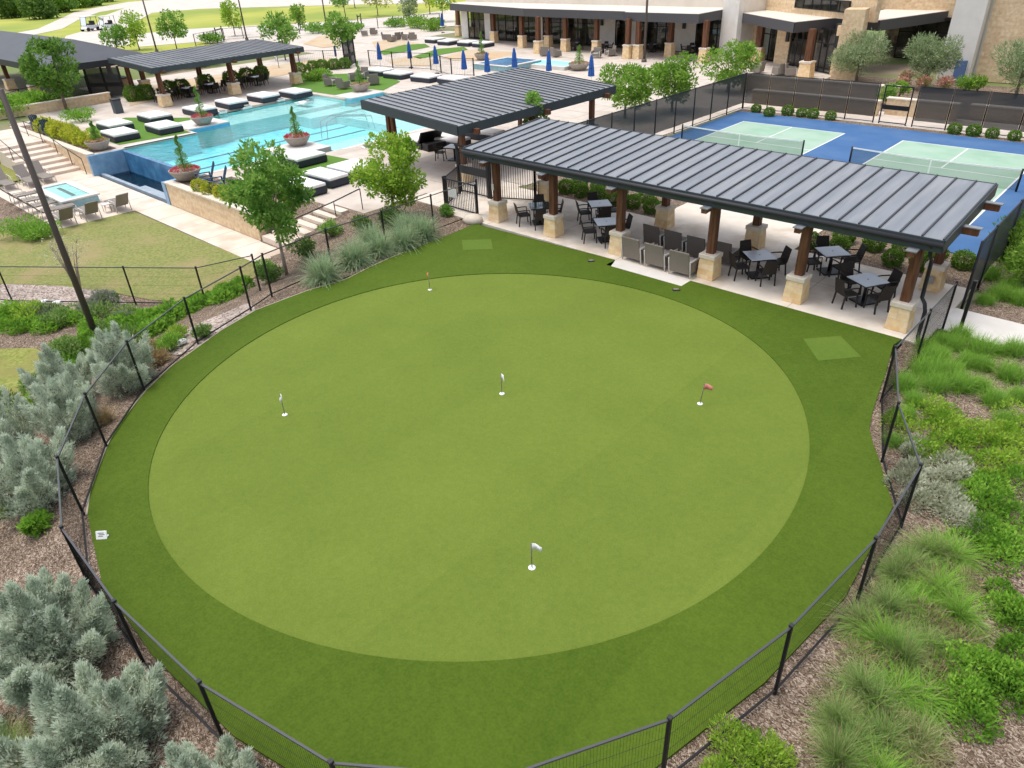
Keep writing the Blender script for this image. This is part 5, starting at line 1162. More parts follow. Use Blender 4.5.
for (px, py), zt, lab in [((157, 52), 7, 'left one behind the long pavilion'), ((247, 40), 7, 'right one behind the long pavilion'), ((327, 30), 5.2, 'standing by the far road near the young trees')]:
    x, y = P(px, py); lamp_pole('slim dark lamp pole '+lab, x, y, 0, zt, .10, True, 1.2)
x, y = P(644, 62); lamp_pole('tall grey lamp pole in front of the veranda', x, y, 0, 9, .11, False)

# ---- pool area fences in the distance
def far_fence(label, pxs, h=1.5, z=0):
    pts = [P(*p) for p in pxs]; P2 = []
    for a, e in zip(pts[:-1], pts[1:]):
        L = math.dist(a, e); n = max(1, round(L/2.6)); P2 += [(a[0]+(e[0]-a[0])*k/n, a[1]+(e[1]-a[1])*k/n) for k in range(n)]
    P2.append(pts[-1]); t = thing('mesh_fence', label, 'fence', (*P2[0], 0)); ox, oy = P2[0]
    for x, y in P2: MB().bar((x-ox, y-oy, -.1), (x-ox, y-oy, h), .08).build('post', m_black, t)
    for a, e in zip(P2[:-1], P2[1:]):
        A = (a[0]-ox, a[1]-oy); E = (e[0]-ox, e[1]-oy); b = MB(); b.bar((*A, h-.05), (*E, h-.05), .04); b.bar((*A, .1), (*E, .1), .03)
        for k in range(1, 14): x, y = A[0]+(E[0]-A[0])*k/14, A[1]+(E[1]-A[1])*k/14; b.bar((x, y, .1), (x, y, h-.05), .006)
        b.build('panel', m_black, t)
far_fence('black mesh fence behind the hedge, from the long pavilion to the gate', [(300, 66), (325, 66), (352, 65)])
far_fence('black mesh fence behind the blue umbrellas', [(370, 66), (393, 68), (431, 70), (452, 76), (474, 76)])
far_fence('dark fence at the far road behind the pavilions', [(196, 46), (225, 40), (262, 37), (300, 34)])
far_fence('black mesh fence left of the bin by the gable pavilion', [(2, 118), (25, 108), (60, 100), (90, 94)])
far_fence('mesh fence along the far edge of the upper terrace', [(362, 30), (394, 27), (440, 24)])
fg = thing('pool_gate', 'tall dark gate screen behind the grass island', 'gate', (*P(356, 64), 0), R(-60))
for x in (0, 1.3, 2.6): MB().bar((x, 0, 0), (x, 0, 2.4), .12).build('gate_post', m_black, fg)
MB().add([(0.06, 0, .1), (1.24, 0, .1), (1.24, 0, 2.3), (.06, 0, 2.3)], [(0, 1, 2, 3)]).build('mesh_panel', m_screen, fg); MB().add([(1.36, 0, .1), (2.54, 0, .1), (2.54, 0, 2.3), (1.36, 0, 2.3)], [(0, 1, 2, 3)]).build('mesh_panel', m_screen, fg); MB().box(.06, 2.5, -.05, .05, .9, 1.2).build('push_bar', m_black, fg)
f2 = thing('pool_gate', 'tall dark gate screen between the gable pavilion and the long pavilion', 'gate', (*P(93, 98), 0), R(40))
for x in (0, 1.5, 3.0): MB().bar((x, 0, 0), (x, 0, 2.5), .14).build('gate_post', m_black, f2)
MB().add([(0.06, 0, .1), (2.94, 0, .1), (2.94, 0, 2.4), (.06, 0, 2.4)], [(0, 1, 2, 3)]).build('mesh_panel', m_screen, f2); MB().box(.06, 2.9, -.05, .05, .9, 1.2).build('push_bar', m_black, f2)
def bench(label, px, py, rz):
    t = thing('arbor_bench', label, 'bench', (*P(px, py), 0), rz)
    for x in (0, 2.2): MB().bar((x, 0, 0), (x, 0, 1.9), .12).build('post', m_black, t)
    MB().box(0, 2.2, -.3, .3, .45, .52).build('seat', m_dark, t); MB().box(-.1, 2.3, -.05, .05, 1.5, 1.65).build('top_rail', m_dark, t)
bench('dark framed swing bench by the far road', 224, 41, R(-50)); bench('dark framed swing bench near the far lamp pole', 362, 27, R(-50))
# golf carts
def make_cart():
    t = thing('golf_cart', 'cart', 'golf cart')
    MB().hexa([(-.6, -1.2, .3), (.6, -1.2, .3), (.6, 1.2, .3), (-.6, 1.2, .3)], [(-.58, -1.15, .75), (.58, -1.15, .75), (.55, .75, .8), (-.55, .75, .8)]).build('body', m_cart, t, .06)
    MB().box(-.55, .55, -.45, .1, .78, .95).build('seat', m_dark, t, .04); MB().box(-.55, .55, -.62, -.5, .8, 1.3).build('seat_back', m_dark, t, .03)
    MB().box(-.65, .65, -1.1, .85, 1.86, 1.94).build('canopy', m_cart, t, .03)
    for sx in (-1, 1):
        for y0, y1 in ((-1.0, -1.0), (.95, .65)): MB().bar((sx*.56, y0, .7), (sx*.56, y1, 1.87), .05).build('pillar', m_black, t)
        for yy in (-.8, .85):
            wl = MB(); n = 16; wl.add([(sx*.62+d, yy+.25*math.cos(2*math.pi*k/n), .25+.25*math.sin(2*math.pi*k/n)) for d in (-.1, .1) for k in range(n)], [(k, (k+1) % n, n+(k+1) % n, n+k) for k in range(n)]+[tuple(range(n))[::-1], tuple(range(n, 2*n))]); wl.build('wheel', m_black, t)
    MB().add([(-.52, .93, .8), (.52, .93, .8), (.52, .68, 1.82), (-.52, .68, 1.82)], [(0, 1, 2, 3)]).build('windscreen', m_glass, t)
    return t
KCART = Kind(make_cart())
for (px, py), a, lab, s in [((91, 31), R(200), 'white golf cart with its roof up, left one on the far road', 1.2), ((109, 30), R(190), 'white golf cart on the far road, right one with open sides', 1.15)]:
    x, y = P(px, py); KCART.put((x, y, .02), a, lab, 'golf carts on the far road', s)

# ================================================================== PLANTING
tree('shade_tree', 'young leafy tree with slim pale trunk beside the left fence', (-24.6, 13.0, H(-24.6, 13.0)), 3.3, 1.7, 1.9, 8500, .17, .085, L_mid, m_barkp, .065, 11, 36, spread=.92, cr=(.15, .29))
tree('shade_tree', 'dense round bright green tree before the square pavilion', (-24.75, 18.7, 0), 2.15, 1.6, 1.72, 8500, .15, .085, L_lime, m_bark, .07, 12, 38, spread=.86, cr=(.18, .32))
G_ = 'row of round trees behind the near pavilion'
tree('shade_tree', 'round bright green tree left in the row at the court fence', (-28.14, 40.96, 0), 1.95, 2.2, 1.6, 5200, .2, .11, L_bright, m_bark, .08, 13, 34, G_, spread=.84, cr=(.18, .33))
tree('shade_tree', 'round bright green tree in the middle of the row at the court fence', (-26.56, 44.15, 0), 2.1, 1.95, 1.5, 4600, .2, .11, L_bright, m_bark, .08, 14, 32, G_, spread=.84, cr=(.18, .33))
tree('shade_tree', 'round bright green tree right in the row, left of the court corner', (-26.98, 52.42, 0), 2.0, 2.1, 1.6, 4200, .2, .11, L_bright, m_bark, .08, 15, 32, G_, spread=.84, cr=(.18, .33))
_x, _y = P(533, 107, 2.75)
tree('young_tree', 'thin young tree sprouting above the near pavilion roof', (_x, _y, 0), 2.35, .8, 1.05, 1300, .2, .10, L_mid, m_bark, .04, 16, 9, spread=.9, cr=(.25, .4))
tree('shade_tree', 'bushy mid green tree before the gable pavilion at top left', (-68.3, 20.2, 0), 3.2, 2.4, 2.1, 5500, .28, .14, L_midd, m_bark, .12, 17, 36, spread=.9, cr=(.16, .30))
for (x, y), h, rx, rz, nn, lm, lab, sd_ in [((-108.5, 40.5), 1.9, 1.7, 1.8, 1200, L_mid, 'small dark tree right of the golf carts', 21), ((-107.7, 43.0), 2.6, 1.9, 2.1, 1300, L_lime, 'pale lime young tree right of the golf carts', 22), ((-102, 45.5), 2.8, 1.9, 2.0, 1500, L_mid, 'dark green young tree between the two far lamp poles', 23), ((-111, 58.8), 2.8, 1.6, 2.3, 1300, L_lime, 'slender light tree beside the right far lamp pole', 24),
                                       ((-78, 46.7), 3.0, 2.1, 1.8, 1700, L_mid, 'young tree above the right end of the long pavilion', 25), ((-69.9, 48.9), 3.0, 1.8, 1.7, 1600, L_mid, 'young tree with slim stems behind the grass island', 26), ((-108, 68.3), 2.4, 1.3, 2.0, 1000, L_bright, 'thin light young tree left of the far slim lamp pole', 27)]:
    tree('young_tree', lab, (x, y, 0), h, rx, rz, nn, .34, .18, lm, m_bark, .07, sd_, 12, 'young trees behind the pool')
rb = random.Random(9)
for (px, py), h, rx, rz, lm, lab in [((346, 20), 3.2, 2.2, 1.8, L_mid, 'left of the pair beyond the far terrace fence'), ((378, 16), 3.5, 3.2, 2.2, L_yel, 'with yellow crown at the top of the photo'), ((430, 14), 3.2, 2.4, 2.0, L_yel, 'with yellow crown right beside the veranda'), ((355, 8), 3.5, 2.5, 2.2, L_mid, 'farthest near the top edge'), ((410, 22), 2.4, 1.6, 2.0, L_olive, 'with grey green crown on the far terrace'), ((443, 22), 3.4, 2.6, 1.9, L_lime, 'with lime crown at the corner of the veranda')]:
    x, y = P(px, py); tree('young_tree', 'young tree '+lab, (x, y, 0), h, rx, rz, 1100, .4, .2, lm, m_bark, .08, rb.randint(1, 999), 12, 'young trees beyond the terrace')
# trees along the top left edge
tl_ = [(-6, 13, 4.5, 4.4, L_mid), (12, 14, 4.2, 4.5, L_dark), (26, 11, 4.5, 5, L_mid), (40, 15, 4.0, 3.2, L_dark), (52, 9, 4.5, 5, L_bright), (66, 8, 3.8, 4.2, L_mid), (78, 4, 4.5, 5, L_bright), (92, 2, 3.5, 4.0, L_mid), (5, 5, 5, 5.5, L_bright), (36, 3, 5, 5.5, L_bright), (108, -2, 3.4, 3.6, L_mid), (20, -4, 5, 5.5, L_mid), (62, -3, 5, 5, L_bright)]
proto = []
for i in range(3): proto.append(tree('wood_tree', 'tree', (0, 0, 0), 3.1, 4.6, 3.4, 2600, .8, .45, (L_mid, L_dark, L_bright)[i], m_bark, .2, 40+i, 16, tz=2.0))
KW = [Kind(p) for p in proto]
nm = ['leftmost with drooping crown', 'dark one near the left corner', 'mid green one in front', 'dark small one over the meadow edge', 'bright one above the road bend', 'mid green one above the carts', 'bright one farther up the road', 'last one by the road bend', 'bright one in the corner', 'bright one at the top edge', 'small one right of the road bend', 'rear one in the second row', 'rear bright one at the top edge']
for (px, py, s, q, lm), lab in zip(tl_, nm):
    x, y = P(px, py+4); KW[(L_mid, L_dark, L_bright).index(lm)].put((x, y, 0), rb.uniform(0, 6), 'leafy tree of the far wood at top left, '+lab, 'trees of the far wood', (s/4.2, s/4.2, s/4.4))
# olives by the clubhouse
for (x, y), r, lab, sd_ in [((-20.4, 60.0), 2.45, 'left one against the dark window', 31), ((-15.6, 60.0), 2.0, 'middle one before the white pier', 32), ((-9.6, 58.0), 2.4, 'right one before the stone wall', 33)]:
    tree('olive_tree', 'grey green bushy olive tree, '+lab, (x, y, .3), 1.9, r, 1.65, 6000, .26, .05, L_olive, m_bark, .1, sd_, 26, 'olive trees before the clubhouse', tz=1.0, up=.6, spread=.7)
for (px, py), lm, r, lab in [((906, 82), L_pink, .7, 'coral flowering shrub left of the blue door'), ((925, 84), L_pink, .7, 'coral flowering shrub between two olive trees'), ((944, 85), L_pink, .6, 'coral flowering shrub nearest the blue door'), ((965, 87), L_bright, .8, 'low bright green shrub under the middle olive tree'), ((978, 87), L_bright, .7, 'low bright green shrub left of the right olive tree'), ((887, 97), L_mid, .8, 'green shrub above the planter wall by the court gate'), ((900, 92), L_bright, .7, 'light green shrub above the court gate')]:
    x, y = P(px, py, .5); bush('garden_shrub', lab, (x, y, .3), r, r*1.3, 700, .16, .09, lm, rb.randint(1, 99))
# boxwoods
bx = []
for i in range(3):
    bx.append(Kind(ball('boxwood_shrub', 'boxwood', (0, 0, 0), .44, 2600, .075, .05, L_box, 60+i)))
BXP = [(-20.97, 25.94, 'front row, leftmost'), (-20.05, 25.9, 'front row, second from left'), (-19.1, 25.95, 'front row, third from left'), (-18.15, 25.8, 'front row, behind the second table'), (-17.2, 25.95, 'front row, right of the third post'), (-16.2, 25.85, 'front row, at the left edge of the rear path'), (-20.9, 26.85, 'back row, leftmost'), (-19.9, 27.0, 'back row, second from left'), (-18.6, 27.0, 'back row, third from left'), (-17.2, 26.95, 'back row, right of the third post'), (-9.3, 25.85, 'front row, at the right edge of the rear path'), (-8.3, 26.0, 'front row, behind the fifth post'), (-7.4, 26.9, 'back row, in the middle of the right group'), (-6.4, 25.85, 'front row, in the middle of the right group'), (-5.5, 26.1, 'front row, behind the last post'), (-8.5, 27.05, 'back row, left of the right group'), (-6.5, 27.05, 'back row, before the court corner'), (-5.4, 27.1, 'back row, second from the right end'), (-4.5, 27.0, 'alone at the right end by the court fence')]
for i, (x, y, lab) in enumerate(BXP): bx[i % 3].put((x, y, 0), i, 'round boxwood behind the near pavilion, '+lab, 'boxwoods behind the near pavilion', .74+.16*rb.random())
for i, (px, py, lab) in enumerate([(757, 108, 'leftmost'), (770, 112, 'second from left'), (783, 113, 'third from left'), (798, 114, 'fourth from left'), (810, 115, 'fifth from left'), (825, 118, 'nearest the gate on its left'), (953, 130, 'first right of the gate'), (972, 132, 'second right of the gate'), (990, 135, 'third right of the gate'), (1013, 137, 'at the right edge of the photo')]):
    x, y = P(px, py, .25); bx[i % 3].put((x, 47.02 if i > 1 else y-.1, 0), i, 'round boxwood at the foot of the court fence, '+lab, 'boxwoods behind the court fence', .72+.14*rb.random())
# hedge balls by the pool fence and the yellow shrubs
for i, (px, py) in enumerate([(300, 70), (313, 68), (322, 67), (334, 66), (345, 65)]):
    x, y = P(px, py, .3); bx[i % 3].put((x, y, 0), i, 'clipped green shrub before the pool fence, '+['leftmost', 'second from left', 'third from left', 'fourth from left', 'rightmost'][i], 'shrubs before the pool fence', 1.4)
for i, (px, py) in enumerate([(140, 97), (152, 96), (176, 92), (188, 90), (213, 85), (238, 81), (254, 78), (268, 76)]):
    x, y = P(px, py, .4); bx[i % 3].put((x-1.2, y, 0), i, 'dark round shrub behind the long pavilion tables, '+['leftmost', 'second from left', 'third from left', 'fourth from left', 'fifth from left', 'sixth from left', 'seventh from left', 'rightmost'][i], 'shrubs behind the long pavilion', 1.7)
ky = Kind(ball('yellow_shrub', 'yellow', (0, 0, 0), .62, 900, .14, .09, L_yel, 71))
for i in range(9):
    ky.put((-51.0-1.15*i, 16.05+.12*math.sin(i*2), 0), i, 'bright yellow green shrub along the left pool wall, '+['nearest the topiary bowl', 'second from the topiary bowl', 'third from the topiary bowl', 'fourth from the topiary bowl', 'fifth from the topiary bowl', 'sixth from the topiary bowl', 'seventh, beside the navy chairs', 'eighth, just past the navy chairs', 'last at the far end'][i], 'yellow shrubs on the pool wall', .85+.25*rb.random())
for i, (px, py) in enumerate([(199, 187), (209, 190), (221, 193), (229, 196)]):
    x, y = P(px, py, .2); ky.put((x, y, 0), i, 'small yellow green shrub above the stone wall by the navy chairs, '+['leftmost', 'second from left', 'third from left', 'rightmost'][i], 'yellow shrubs above the stone wall', .6)
bush('garden_shrub', 'reddish green grassy shrub behind the left daybeds', (*P(82, 122), 0), 1.3, 1.1, 1500, .2, .05, L_gc, 5, up=1)
bush('garden_shrub', 'long low green shrub behind the grass island chairs', (*P(312, 81), 0), 1.6, .7, 1600, .2, .1, L_bright, 6)
bush('garden_shrub', 'second low green shrub at the left of the grass island', (*P(322, 77), 0), 1.4, .7, 1400, .2, .1, L_gc, 7)
for i, (px, py, r, lm, lab) in enumerate([(12, 116, 2.2, L_gc, 'bright green spreading shrub at the left edge below the gable pavilion'), (32, 110, 2.0, L_gc, 'bright green spreading shrub right of the edge, below the bushy tree'), (52, 108, 1.5, L_dark, 'dark shrub under the bushy tree by the fence'), (62, 106, 1.3, L_dark, 'second dark shrub under the bushy tree')]):
    bush('garden_shrub', lab, (*P(px, py), 0), r, r*.75, 2200, .22, .11, lm, 80+i)
for i, (px, py, r, lm, lab) in enumerate([(415, 28, 2.6, L_bright, 'green hedge bush left of the far blue umbrella'), (432, 31, 2.4, L_bright, 'green hedge bush beside the far blue umbrella'), (398, 27, 2.2, L_mid, 'green hedge bush behind the far club chairs'), (350, 32, 2.2, L_mid, 'green bush left of the far club chairs'), (320, 33, 2.4, L_mid, 'green bush by the far road'), (160, 72, 2.2, L_dark, 'dark shrub clump left behind the long pavilion'), (185, 68, 2.4, L_mid, 'green shrub clump behind the middle of the long pavilion'), (205, 66, 2.2, L_mid, 'green shrub clump right behind the long pavilion'), (212, 43, 2.0, L_mid, 'green shrub by the far swing bench'), (88, 65, 2.2, L_yel, 'yellow green shrub under the gable pavilion')]):
    bush('hedge_bush', lab, (*P(px, py), 0), r, r*.6, 900, .34, .18, lm, 90+i, cat='shrub')

# near left bed -----------------------------------------------------------
kt1 = [Kind(tussock('tussock_plant', 'grass', (0, 0, 0), 1.15, 1000, L_grb, L_grs, 100+i, .68, .03, .15, droop=1.25, base=.3)) for i in range(2)]
for i, (x, y, s, lab) in enumerate([(-21.45, 12.7, 1.0, 'leftmost, below the slim tree'), (-21.75, 14.3, .95, 'second along the collar'), (-21.75, 15.5, .85, 'third along the collar'), (-21.6, 16.6, .9, 'fourth along the collar'), (-21.75, 17.7, .95, 'fifth along the collar'), (-22.7, 17.6, .9, 'behind the fence under the round tree'), (-22.7, 15.9, .9, 'behind the fence in the middle')]):
    kt1[i % 2].put((x, y, H(x, y)), i*1.3, 'arching blue green grass clump by the collar, '+lab, 'blue green grasses by the upper fence', s)
for (x, y), r, lm, lab, sd_ in [((-26.0, 16.2), .55, L_mid, 'dark green shrub beside the curved handrail', 111), ((-23.9, 17.9), .7, L_dark, 'dark shrub under the round bright tree', 112), ((-25.3, 14.3), .55, L_dark, 'dark shrub right of the slim tree trunk', 113), ((-24.4, 12.2), .55, L_dark, 'dark shrub left of the slim tree trunk', 114), ((-23.1, 20.3), .35, L_mid, 'small shrub by the picket gate', 115), ((-26.3, 13.0), .5, L_mid, 'green shrub at the top of the lower bed', 116), ((-24.9, 17.1), .5, L_dark, 'dark shrub before the round tree', 117)]:
    bush('garden_shrub', lab, (x, y, H(x, y)), r, r*1.3, 1100, .11, .06, lm, sd_)
# leafy ground cover along the lower fence
def cover(label, pts, r, h, n, lm, ll, lw, seed, name='ground_cover', cat='ground cover'):
    t = thing(name, label, cat, (*pts[0], H(*pts[0]))); rng = np.random.default_rng(seed); P_ = []; D_ = []
    o = np.array([*pts[0], H(*pts[0])])
    for x, y in pts:
        for q in range(3):
            jx, jy = x+rng.normal()*r*.4, y+rng.normal()*r*.4; rr = r*rng.uniform(.55, .9); d = unit(rng, n//(3*len(pts))); d[:, 2] = np.abs(d[:, 2])
            P_.append(np.array([jx, jy, H(jx, jy)])-o+d*np.array([rr, rr, h*rng.uniform(.7, 1.15)])*rng.uniform(.45, 1, (len(d), 1))**.5); D_.append(d)
    p = np.concatenate(P_); d = np.concatenate(D_)
    leaves(p, d+rng.normal(size=p.shape)*.6+np.array([0, 0, .5]), ll, lw, rng, t, 'foliage', lm)
    return t
cover('bright green leafy ground cover on the bank between the two left fences', [P(x, y, -1.0) for x, y in [(150, 318), (165, 312), (182, 310), (200, 306), (218, 301), (236, 295), (150, 330), (170, 325), (135, 322)]], .75, .45, 6500, L_gc, .15, .10, 121)
cover('low bright green ground cover between the small lawn and the junipers', [P(x, y, -1.0) for x, y in [(62, 352), (75, 345), (78, 362), (92, 340), (70, 385), (62, 405), (48, 398), (88, 325)]], .5, .4, 5200, L_gc, .12, .06, 123)
cover('green strip of low plants below the tan bed', [P(x, y, LOW) for x, y in [(5, 325), (20, 328), (38, 326), (52, 330), (72, 322)]], .45, .35, 3200, L_gc, .12, .055, 124)
cover('feathery green ground cover left of the lamp pole', [P(x, y, LOW) for x, y in [(62, 318), (95, 318), (110, 330), (122, 322), (105, 345), (128, 340)]], .7, .4, 4200, L_gr, .17, .04, 122)
for i, (px, py, r, lm, lab) in enumerate([(10, 318, .7, L_gc, 'round green shrub at the left edge before the tan bed'), (28, 321, .8, L_lime, 'lime green shrub second from the left edge'), (45, 318, .6, L_lav, 'grey lavender clump left of the lamp pole'), (58, 324, .6, L_gr, 'soft green clump at the corner of the small lawn'), (92, 312, .6, L_lav, 'grey lavender clump behind the lamp pole'), (105, 305, .6, L_lav, 'lavender clump behind the leafy ground cover'), (22, 236, 1.25, L_mead, 'dense green grassy hedge at the left edge')]):
    bush('garden_shrub', lab, (*P(px, py, LOW), LOW), r, r*.8, 1500, .14, .05, lm, 130+i, up=.9)
bush('garden_shrub', 'long green grassy hedge bush at the corner of the dry lawn', (*P(42, 238, LOW), LOW), 1.0, .7, 1800, .16, .05, L_mead, 139, up=.9)
# lean shrub and bare shrub
t = thing('bare_shrub', 'leafless multi stemmed shrub on the dry lawn edge behind the lamp pole', 'shrub', (*P(80, 292, LOW), LOW)); b = MB(); r9 = random.Random(3)
for k in range(9):
    a = k*.7; tp = Vector((.65*math.cos(a)*r9.uniform(.5, 1), .65*math.sin(a)*r9.uniform(.5, 1), r9.uniform(1.6, 2.3))); md_ = tp*.5+Vector((0, 0, .15)); b.tube([(.05*math.cos(a), .05*math.sin(a), -.05), md_, tp], [.03, .02, .007], 5)
    for q in range(5): f_ = r9.uniform(.5, .95); s_ = md_.lerp(tp, f_); b.tube([s_, s_+Vector((r9.uniform(-.3, .3), r9.uniform(-.3, .3), r9.uniform(.15, .4)))], [.008, .003], 4)
b.build('branches', m_barkp, t); rng = np.random.default_rng(5); leaves(rng.normal(size=(260, 3))*np.array([.4, .4, .35])+np.array([0, 0, 1.7]), unit(rng, 260), .09, .05, rng, t, 'buds', L_sage)
t = thing('garden_rock', 'pair of white stones lying in the tan bed left of the lamp pole', 'rock', (*P(44, 303, LOW), LOW))
def rock(c, r, par, m, seed, name='stone'):
    b = MB(); rr = random.Random(seed); n = 8; pr3 = [(.15, -.3), (.8, -.2), (1, .15), (.75, .5), (.2, .65)]
    b.add([(c[0]+r*q*(1+rr.uniform(-.2, .2))*math.cos(2*math.pi*k/n), c[1]+r*q*(1+rr.uniform(-.2, .2))*math.sin(2*math.pi*k/n), c[2]+r*z) for q, z in pr3 for k in range(n)], [(i*n+k, i*n+(k+1) % n, (i+1)*n+(k+1) % n, (i+1)*n+k) for i in range(4) for k in range(n)]+[tuple(range(4*n, 5*n))], 0, True); return b.build(name, m, par)
rock((0, 0, 0), .2, t, m_cush, 1); rock((.55, .3, 0), .2, t, m_cush, 2)
t = thing('garden_rock', 'flat pale boulder at the patio corner beside the picket fence', 'rock', (*P(473, 222), 0)); rock((0, 0, .05), .45, t, m_stonec, 4)
t = thing('garden_rock', 'small white stone by the lowest green clump at the left fence', 'rock', (*P(183, 345, -.1), 0)); rock((0, 0, 0), .16, t, m_cush, 5)
# small plants between lamp and fence
for i, (px, py, r, lm, lab) in enumerate([(178, 336, .4, L_lime, 'small lime green clump on the gravel'), (172, 352, .5, L_gc, 'small green clump at the collar edge left of the gravel'), (205, 342, .28, L_gr, 'tiny dark green clump by the fence post'), (150, 352, .45, L_grt, 'brownish dry grass clump beside the left fence'), (160, 366, .35, L_grt, 'small brown dry grass clump at the collar edge'), (118, 300, .5, L_lav, 'grey clump in the lower bed')]):
    x, y = P(px, py, -.2); bush('garden_shrub', lab, (x, y, H(x, y)), r, r*1.1, 900, .13, .035, lm, 140+i, up=1)
tussock('tussock_plant', 'tan dry grass clump between juniper and fence', (*P(106, 421, -.05), H(*P(106, 421, -.05))), .5, 500, L_grt, L_grs, 150, .5, .01, .3)
# junipers
JU = [(-19.75, 4.95, 1.5, 1.85, 'upper one left of the third fence post'), (-21.0, 3.7, 1.4, 1.8, 'beside the lamp pole foot, left of the second fence post'), (-18.6, 3.1, 1.3, 1.7, 'between the two left fence posts'), (-19.5, 1.6, 1.45, 2.2, 'tall pointed one at left of the fence corner'), (-16.55, 1.55, 1.65, 1.9, 'close to the leftmost fence post'), (-18.2, .1, 1.55, 2.0, 'at the left edge of the photo, upper'), (-16.9, -.6, 1.1, 1.4, 'small one below the fence corner'),
      (-11.25, .25, 1.65, 1.6, 'large left one at the bottom left'), (-8.95, .1, 1.75, 1.8, 'large one touching the bottom left fence'), (-11.0, -1.6, 1.5, 1.6, 'at the left edge of the photo, lower'), (-6.75, .75, 1.2, 1.4, 'at the bottom edge left of the centre')]
for i, (x, y, r, h, lab) in enumerate(JU): juniper('juniper_shrub', 'feathery blue grey juniper, '+lab, (x, y, H(x, y)), r*.88, h*(.9+.06*(i % 4)), 160+i, 900 if i < 7 else 1300, 36 if i < 7 else 44, 'blue junipers outside the fence')
juniper('juniper_shrub', 'small blue juniper tip at the bottom edge right of centre', (-3.05, 2.75, 0), .35, .75, 175, 160, 20, 'blue junipers outside the fence')
for i, (px, py, r, lm, lab) in enumerate([(12, 430, .7, L_lime, 'bright lime shrub at the left edge above the junipers'), (5, 410, .7, L_dark, 'dark green shrub at the left edge beside the small lawn'), (38, 388, .6, L_gr, 'soft green grassy shrub beside the small lawn'), (35, 402, .55, L_lime, 'lime shrub between the lawn and the junipers'), (66, 352, .6, L_gr, 'soft green shrub behind the upper juniper'), (52, 552, .3, L_gc, 'small pale green plant on the mulch inside the bottom left bed'), (5, 525, .45, L_lime, 'green and tan shrub at the left edge below the junipers')]):
    x, y = P(px, py, -.9); bush('garden_shrub', lab, (x, y, H(x, y)), r, r*1.2, 1300, .12, .05, lm, 180+i, up=.7)
tussock('tussock_plant', 'green grass clump at the bottom left corner', (*P(8, 760, -.3), -.35), .8, 600, L_gr, L_grs, 190, .6, .011, .1)

# near right bed ----------------------------------------------------------
kg = [Kind(tussock('tussock_plant', 'grass', (0, 0, 0), .95, 700, (L_gr, L_gr, L_mead, L_gr)[i], L_grs, 200+i, (.75, .6, .85, .9)[i], .016, (.3, .5, .15, .9)[i], droop=(1.2, .8, 1.5, 1.0)[i], base=.16)) for i in range(4)]
GR = [(898, 570), (935, 545), (915, 598), (888, 640), (905, 656), (930, 640), (864, 686), (880, 700), (900, 690), (940, 585), (856, 736), (885, 735), (838, 716), (920, 735), (955, 550), (880, 770), (840, 756), (888, 606), (910, 560), (865, 615), (960, 610), (925, 690)]
gl = ['close to the fence corner', 'highest of the group', 'upper middle', 'beside the right fence post', 'in the middle of the group', 'right of the middle', 'at the lower fence', 'lower middle', 'lower right of the middle', 'upper right', 'near the bottom edge', 'bottom right of the group', 'by the lower fence post', 'at the right flank, bottom', 'beside the sage plants', 'cut by the bottom edge', 'at the bottom fence', 'at the upper fence', 'between the upper two', 'left of the middle', 'right flank, upper', 'right flank, lower']
for i, ((px, py), lab) in enumerate(zip(GR, gl)):
    x, y = P(px, py, .25); kg[(i*7+i//3) % 4].put((x, y, 0), i*1.7, 'feathery green and straw grass clump in the right foreground, '+lab, 'feathery grasses right of the green', (.55+.4*rb.random(), .55+.4*rb.random(), .48+.32*rb.random()))
ks_ = [Kind(tussock('tussock_plant', 'grass', (0, 0, 0), .6, 900, L_mead, L_gr, 210+i, .55, .014, .2, droop=1.0, base=.3)) for i in range(2)]
MG = [(925, 345), (940, 355), (955, 345), (950, 372), (925, 372), (968, 362), (980, 385), (905, 385), (915, 400), (905, 415), (935, 385), (1010, 375), (1018, 395), (995, 400), (1000, 295), (990, 275), (1010, 285), (1015, 265), (985, 300), (1020, 300), (1000, 255), (980, 350), (893, 440), (893, 418), (960, 335), (985, 365), (1000, 350), (1015, 350), (940, 340), (960, 385), (1005, 420), (930, 360)]
for i, (px, py) in enumerate(MG):
    x, y = P(px, py, .1); ks_[i % 2].put((x, y, 0), i*2.1, 'soft bright green grass tuft, %s' % (['near the lone post', 'below the path corner', 'at the path edge', 'middle of the upper bed', 'near the fence end', 'right of the lone post', 'under the path bend', 'beside the upper fence', 'second along the upper fence', 'third along the upper fence', 'left of the lime shrubs', 'at the right edge by the gravel', 'at the right edge below the gravel tuft', 'by the lime shrubs', 'left above the path', 'farthest above the path', 'middle above the path', 'at the right edge above the path', 'close above the path', 'right edge close above the path', 'under the corner shrub', 'on the gravel below the path', 'inside the fence recess, lower', 'inside the fence recess, upper', 'touching the near path edge', 'second along the near path edge', 'third along the near path edge', 'at the right edge under the path', 'right beside the lone post foot', 'between the lime plants and the path', 'behind the lime plants on the right', 'in the thick of the upper bed'][i]), 'soft green tufts by the right path', .5 if i in (22, 23) else .6+.4*rb.random())
cover('lime green leafy ground cover on the upper right bed', [P(x, y, .2) for x, y in [(915, 425), (930, 445), (1020, 420), (1020, 460), (935, 405), (955, 415), (975, 425), (990, 440), (965, 445), (1000, 425), (945, 430), (1012, 440), (985, 460)]], .5, .38, 10500, L_lime, .085, .035, 221)
cover('lime green leafy ground cover in the middle of the right bed', [P(x, y, .2) for x, y in [(985, 485), (1005, 495), (1020, 510), (1000, 525), (1015, 540), (1020, 480), (990, 505), (980, 535), (1005, 550)]], .47, .36, 8000, L_gc, .08, .035, 222)
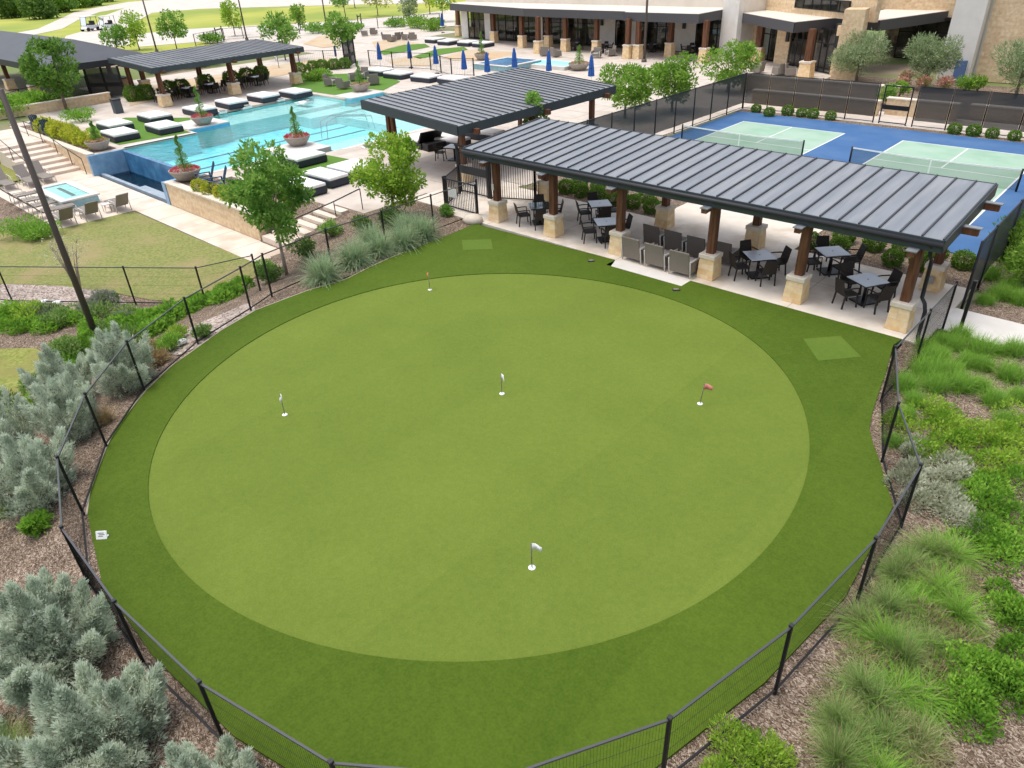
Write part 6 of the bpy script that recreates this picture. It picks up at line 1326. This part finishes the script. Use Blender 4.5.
cover('small round bright green plant at the right edge', [P(x, y, .2) for x, y in [(1005, 598), (1020, 605)]], .38, .32, 2600, L_gc, .075, .035, 223)
cover('large bright green leafy plant at the lower right edge', [P(x, y, .2) for x, y in [(985, 660), (1010, 650), (1005, 690), (970, 690), (1022, 680), (985, 710), (965, 665)]], .42, .4, 7500, L_gc, .075, .035, 224)
cover('yellow green feathery plant at the bottom by the fence', [P(x, y, .2) for x, y in [(735, 745), (760, 755), (785, 765), (720, 775), (755, 785)]], .4, .42, 5000, L_lime, .08, .025, 225)
cover('straw and green fine ground cover between the feathery grasses', [P(x, y, .1) for x, y in [(905, 575), (925, 610), (945, 640), (895, 625), (870, 665), (915, 665), (945, 690), (845, 715), (900, 720), (930, 755), (955, 590), (860, 755)]], .45, .25, 6000, L_grs, .2, .014, 229)
cover('pale sage coloured low plants inside the fence corner', [P(x, y, .1) for x, y in [(908, 447), (918, 466), (910, 482)]], .32, .3, 2600, L_sage, .085, .034, 226)
cover('pale sage coloured low plants right of the fence corner', [P(x, y, .1) for x, y in [(935, 470), (945, 490), (955, 510), (925, 500), (960, 470), (970, 520)]], .45, .32, 6000, L_sage, .085, .032, 227)
for i, (px, py, lab) in enumerate([(1010, 225, 'tall leafy shrub at the right edge above the court fence'), (1022, 250, 'leafy shrub cut by the right edge above the path')]):
    bush('garden_shrub', lab, (*P(px, py+35, 0), 0), .85, 1.9, 1800, .16, .06, L_bright, 230+i)
# loose chips of bark lying on the beds (uncountable)
rng = np.random.default_rng(77); n = 16000
xs = rng.uniform(-14.5, 3.5, n); ys = rng.uniform(-3.5, 21.3, n)
ok = [(x > -5.2 or y < 2.2) and ((x > -1.2) or (y < 1.0) or (x > -2.5 and (y > 14.4 or y < 5.5)) or (x > -3.3 and y > 16.6)) for x, y in zip(xs, ys)]
xs, ys = xs[ok], ys[ok]; pz = np.array([H(x, y) for x, y in zip(xs, ys)])
d = unit(rng, len(xs)); d[:, 2] = np.abs(d[:, 2])*.5
o = leaves(np.stack([xs, ys, pz], 1), d, .075, .03, rng, None, 'bark_chips', leafmat('bark_chip', (.10, .07, .05), (.48, .39, .31), None, 0)); tag(o, kind='stuff')
o['label'] = 'loose bark chips scattered over the planting beds'; o['category'] = 'mulch'
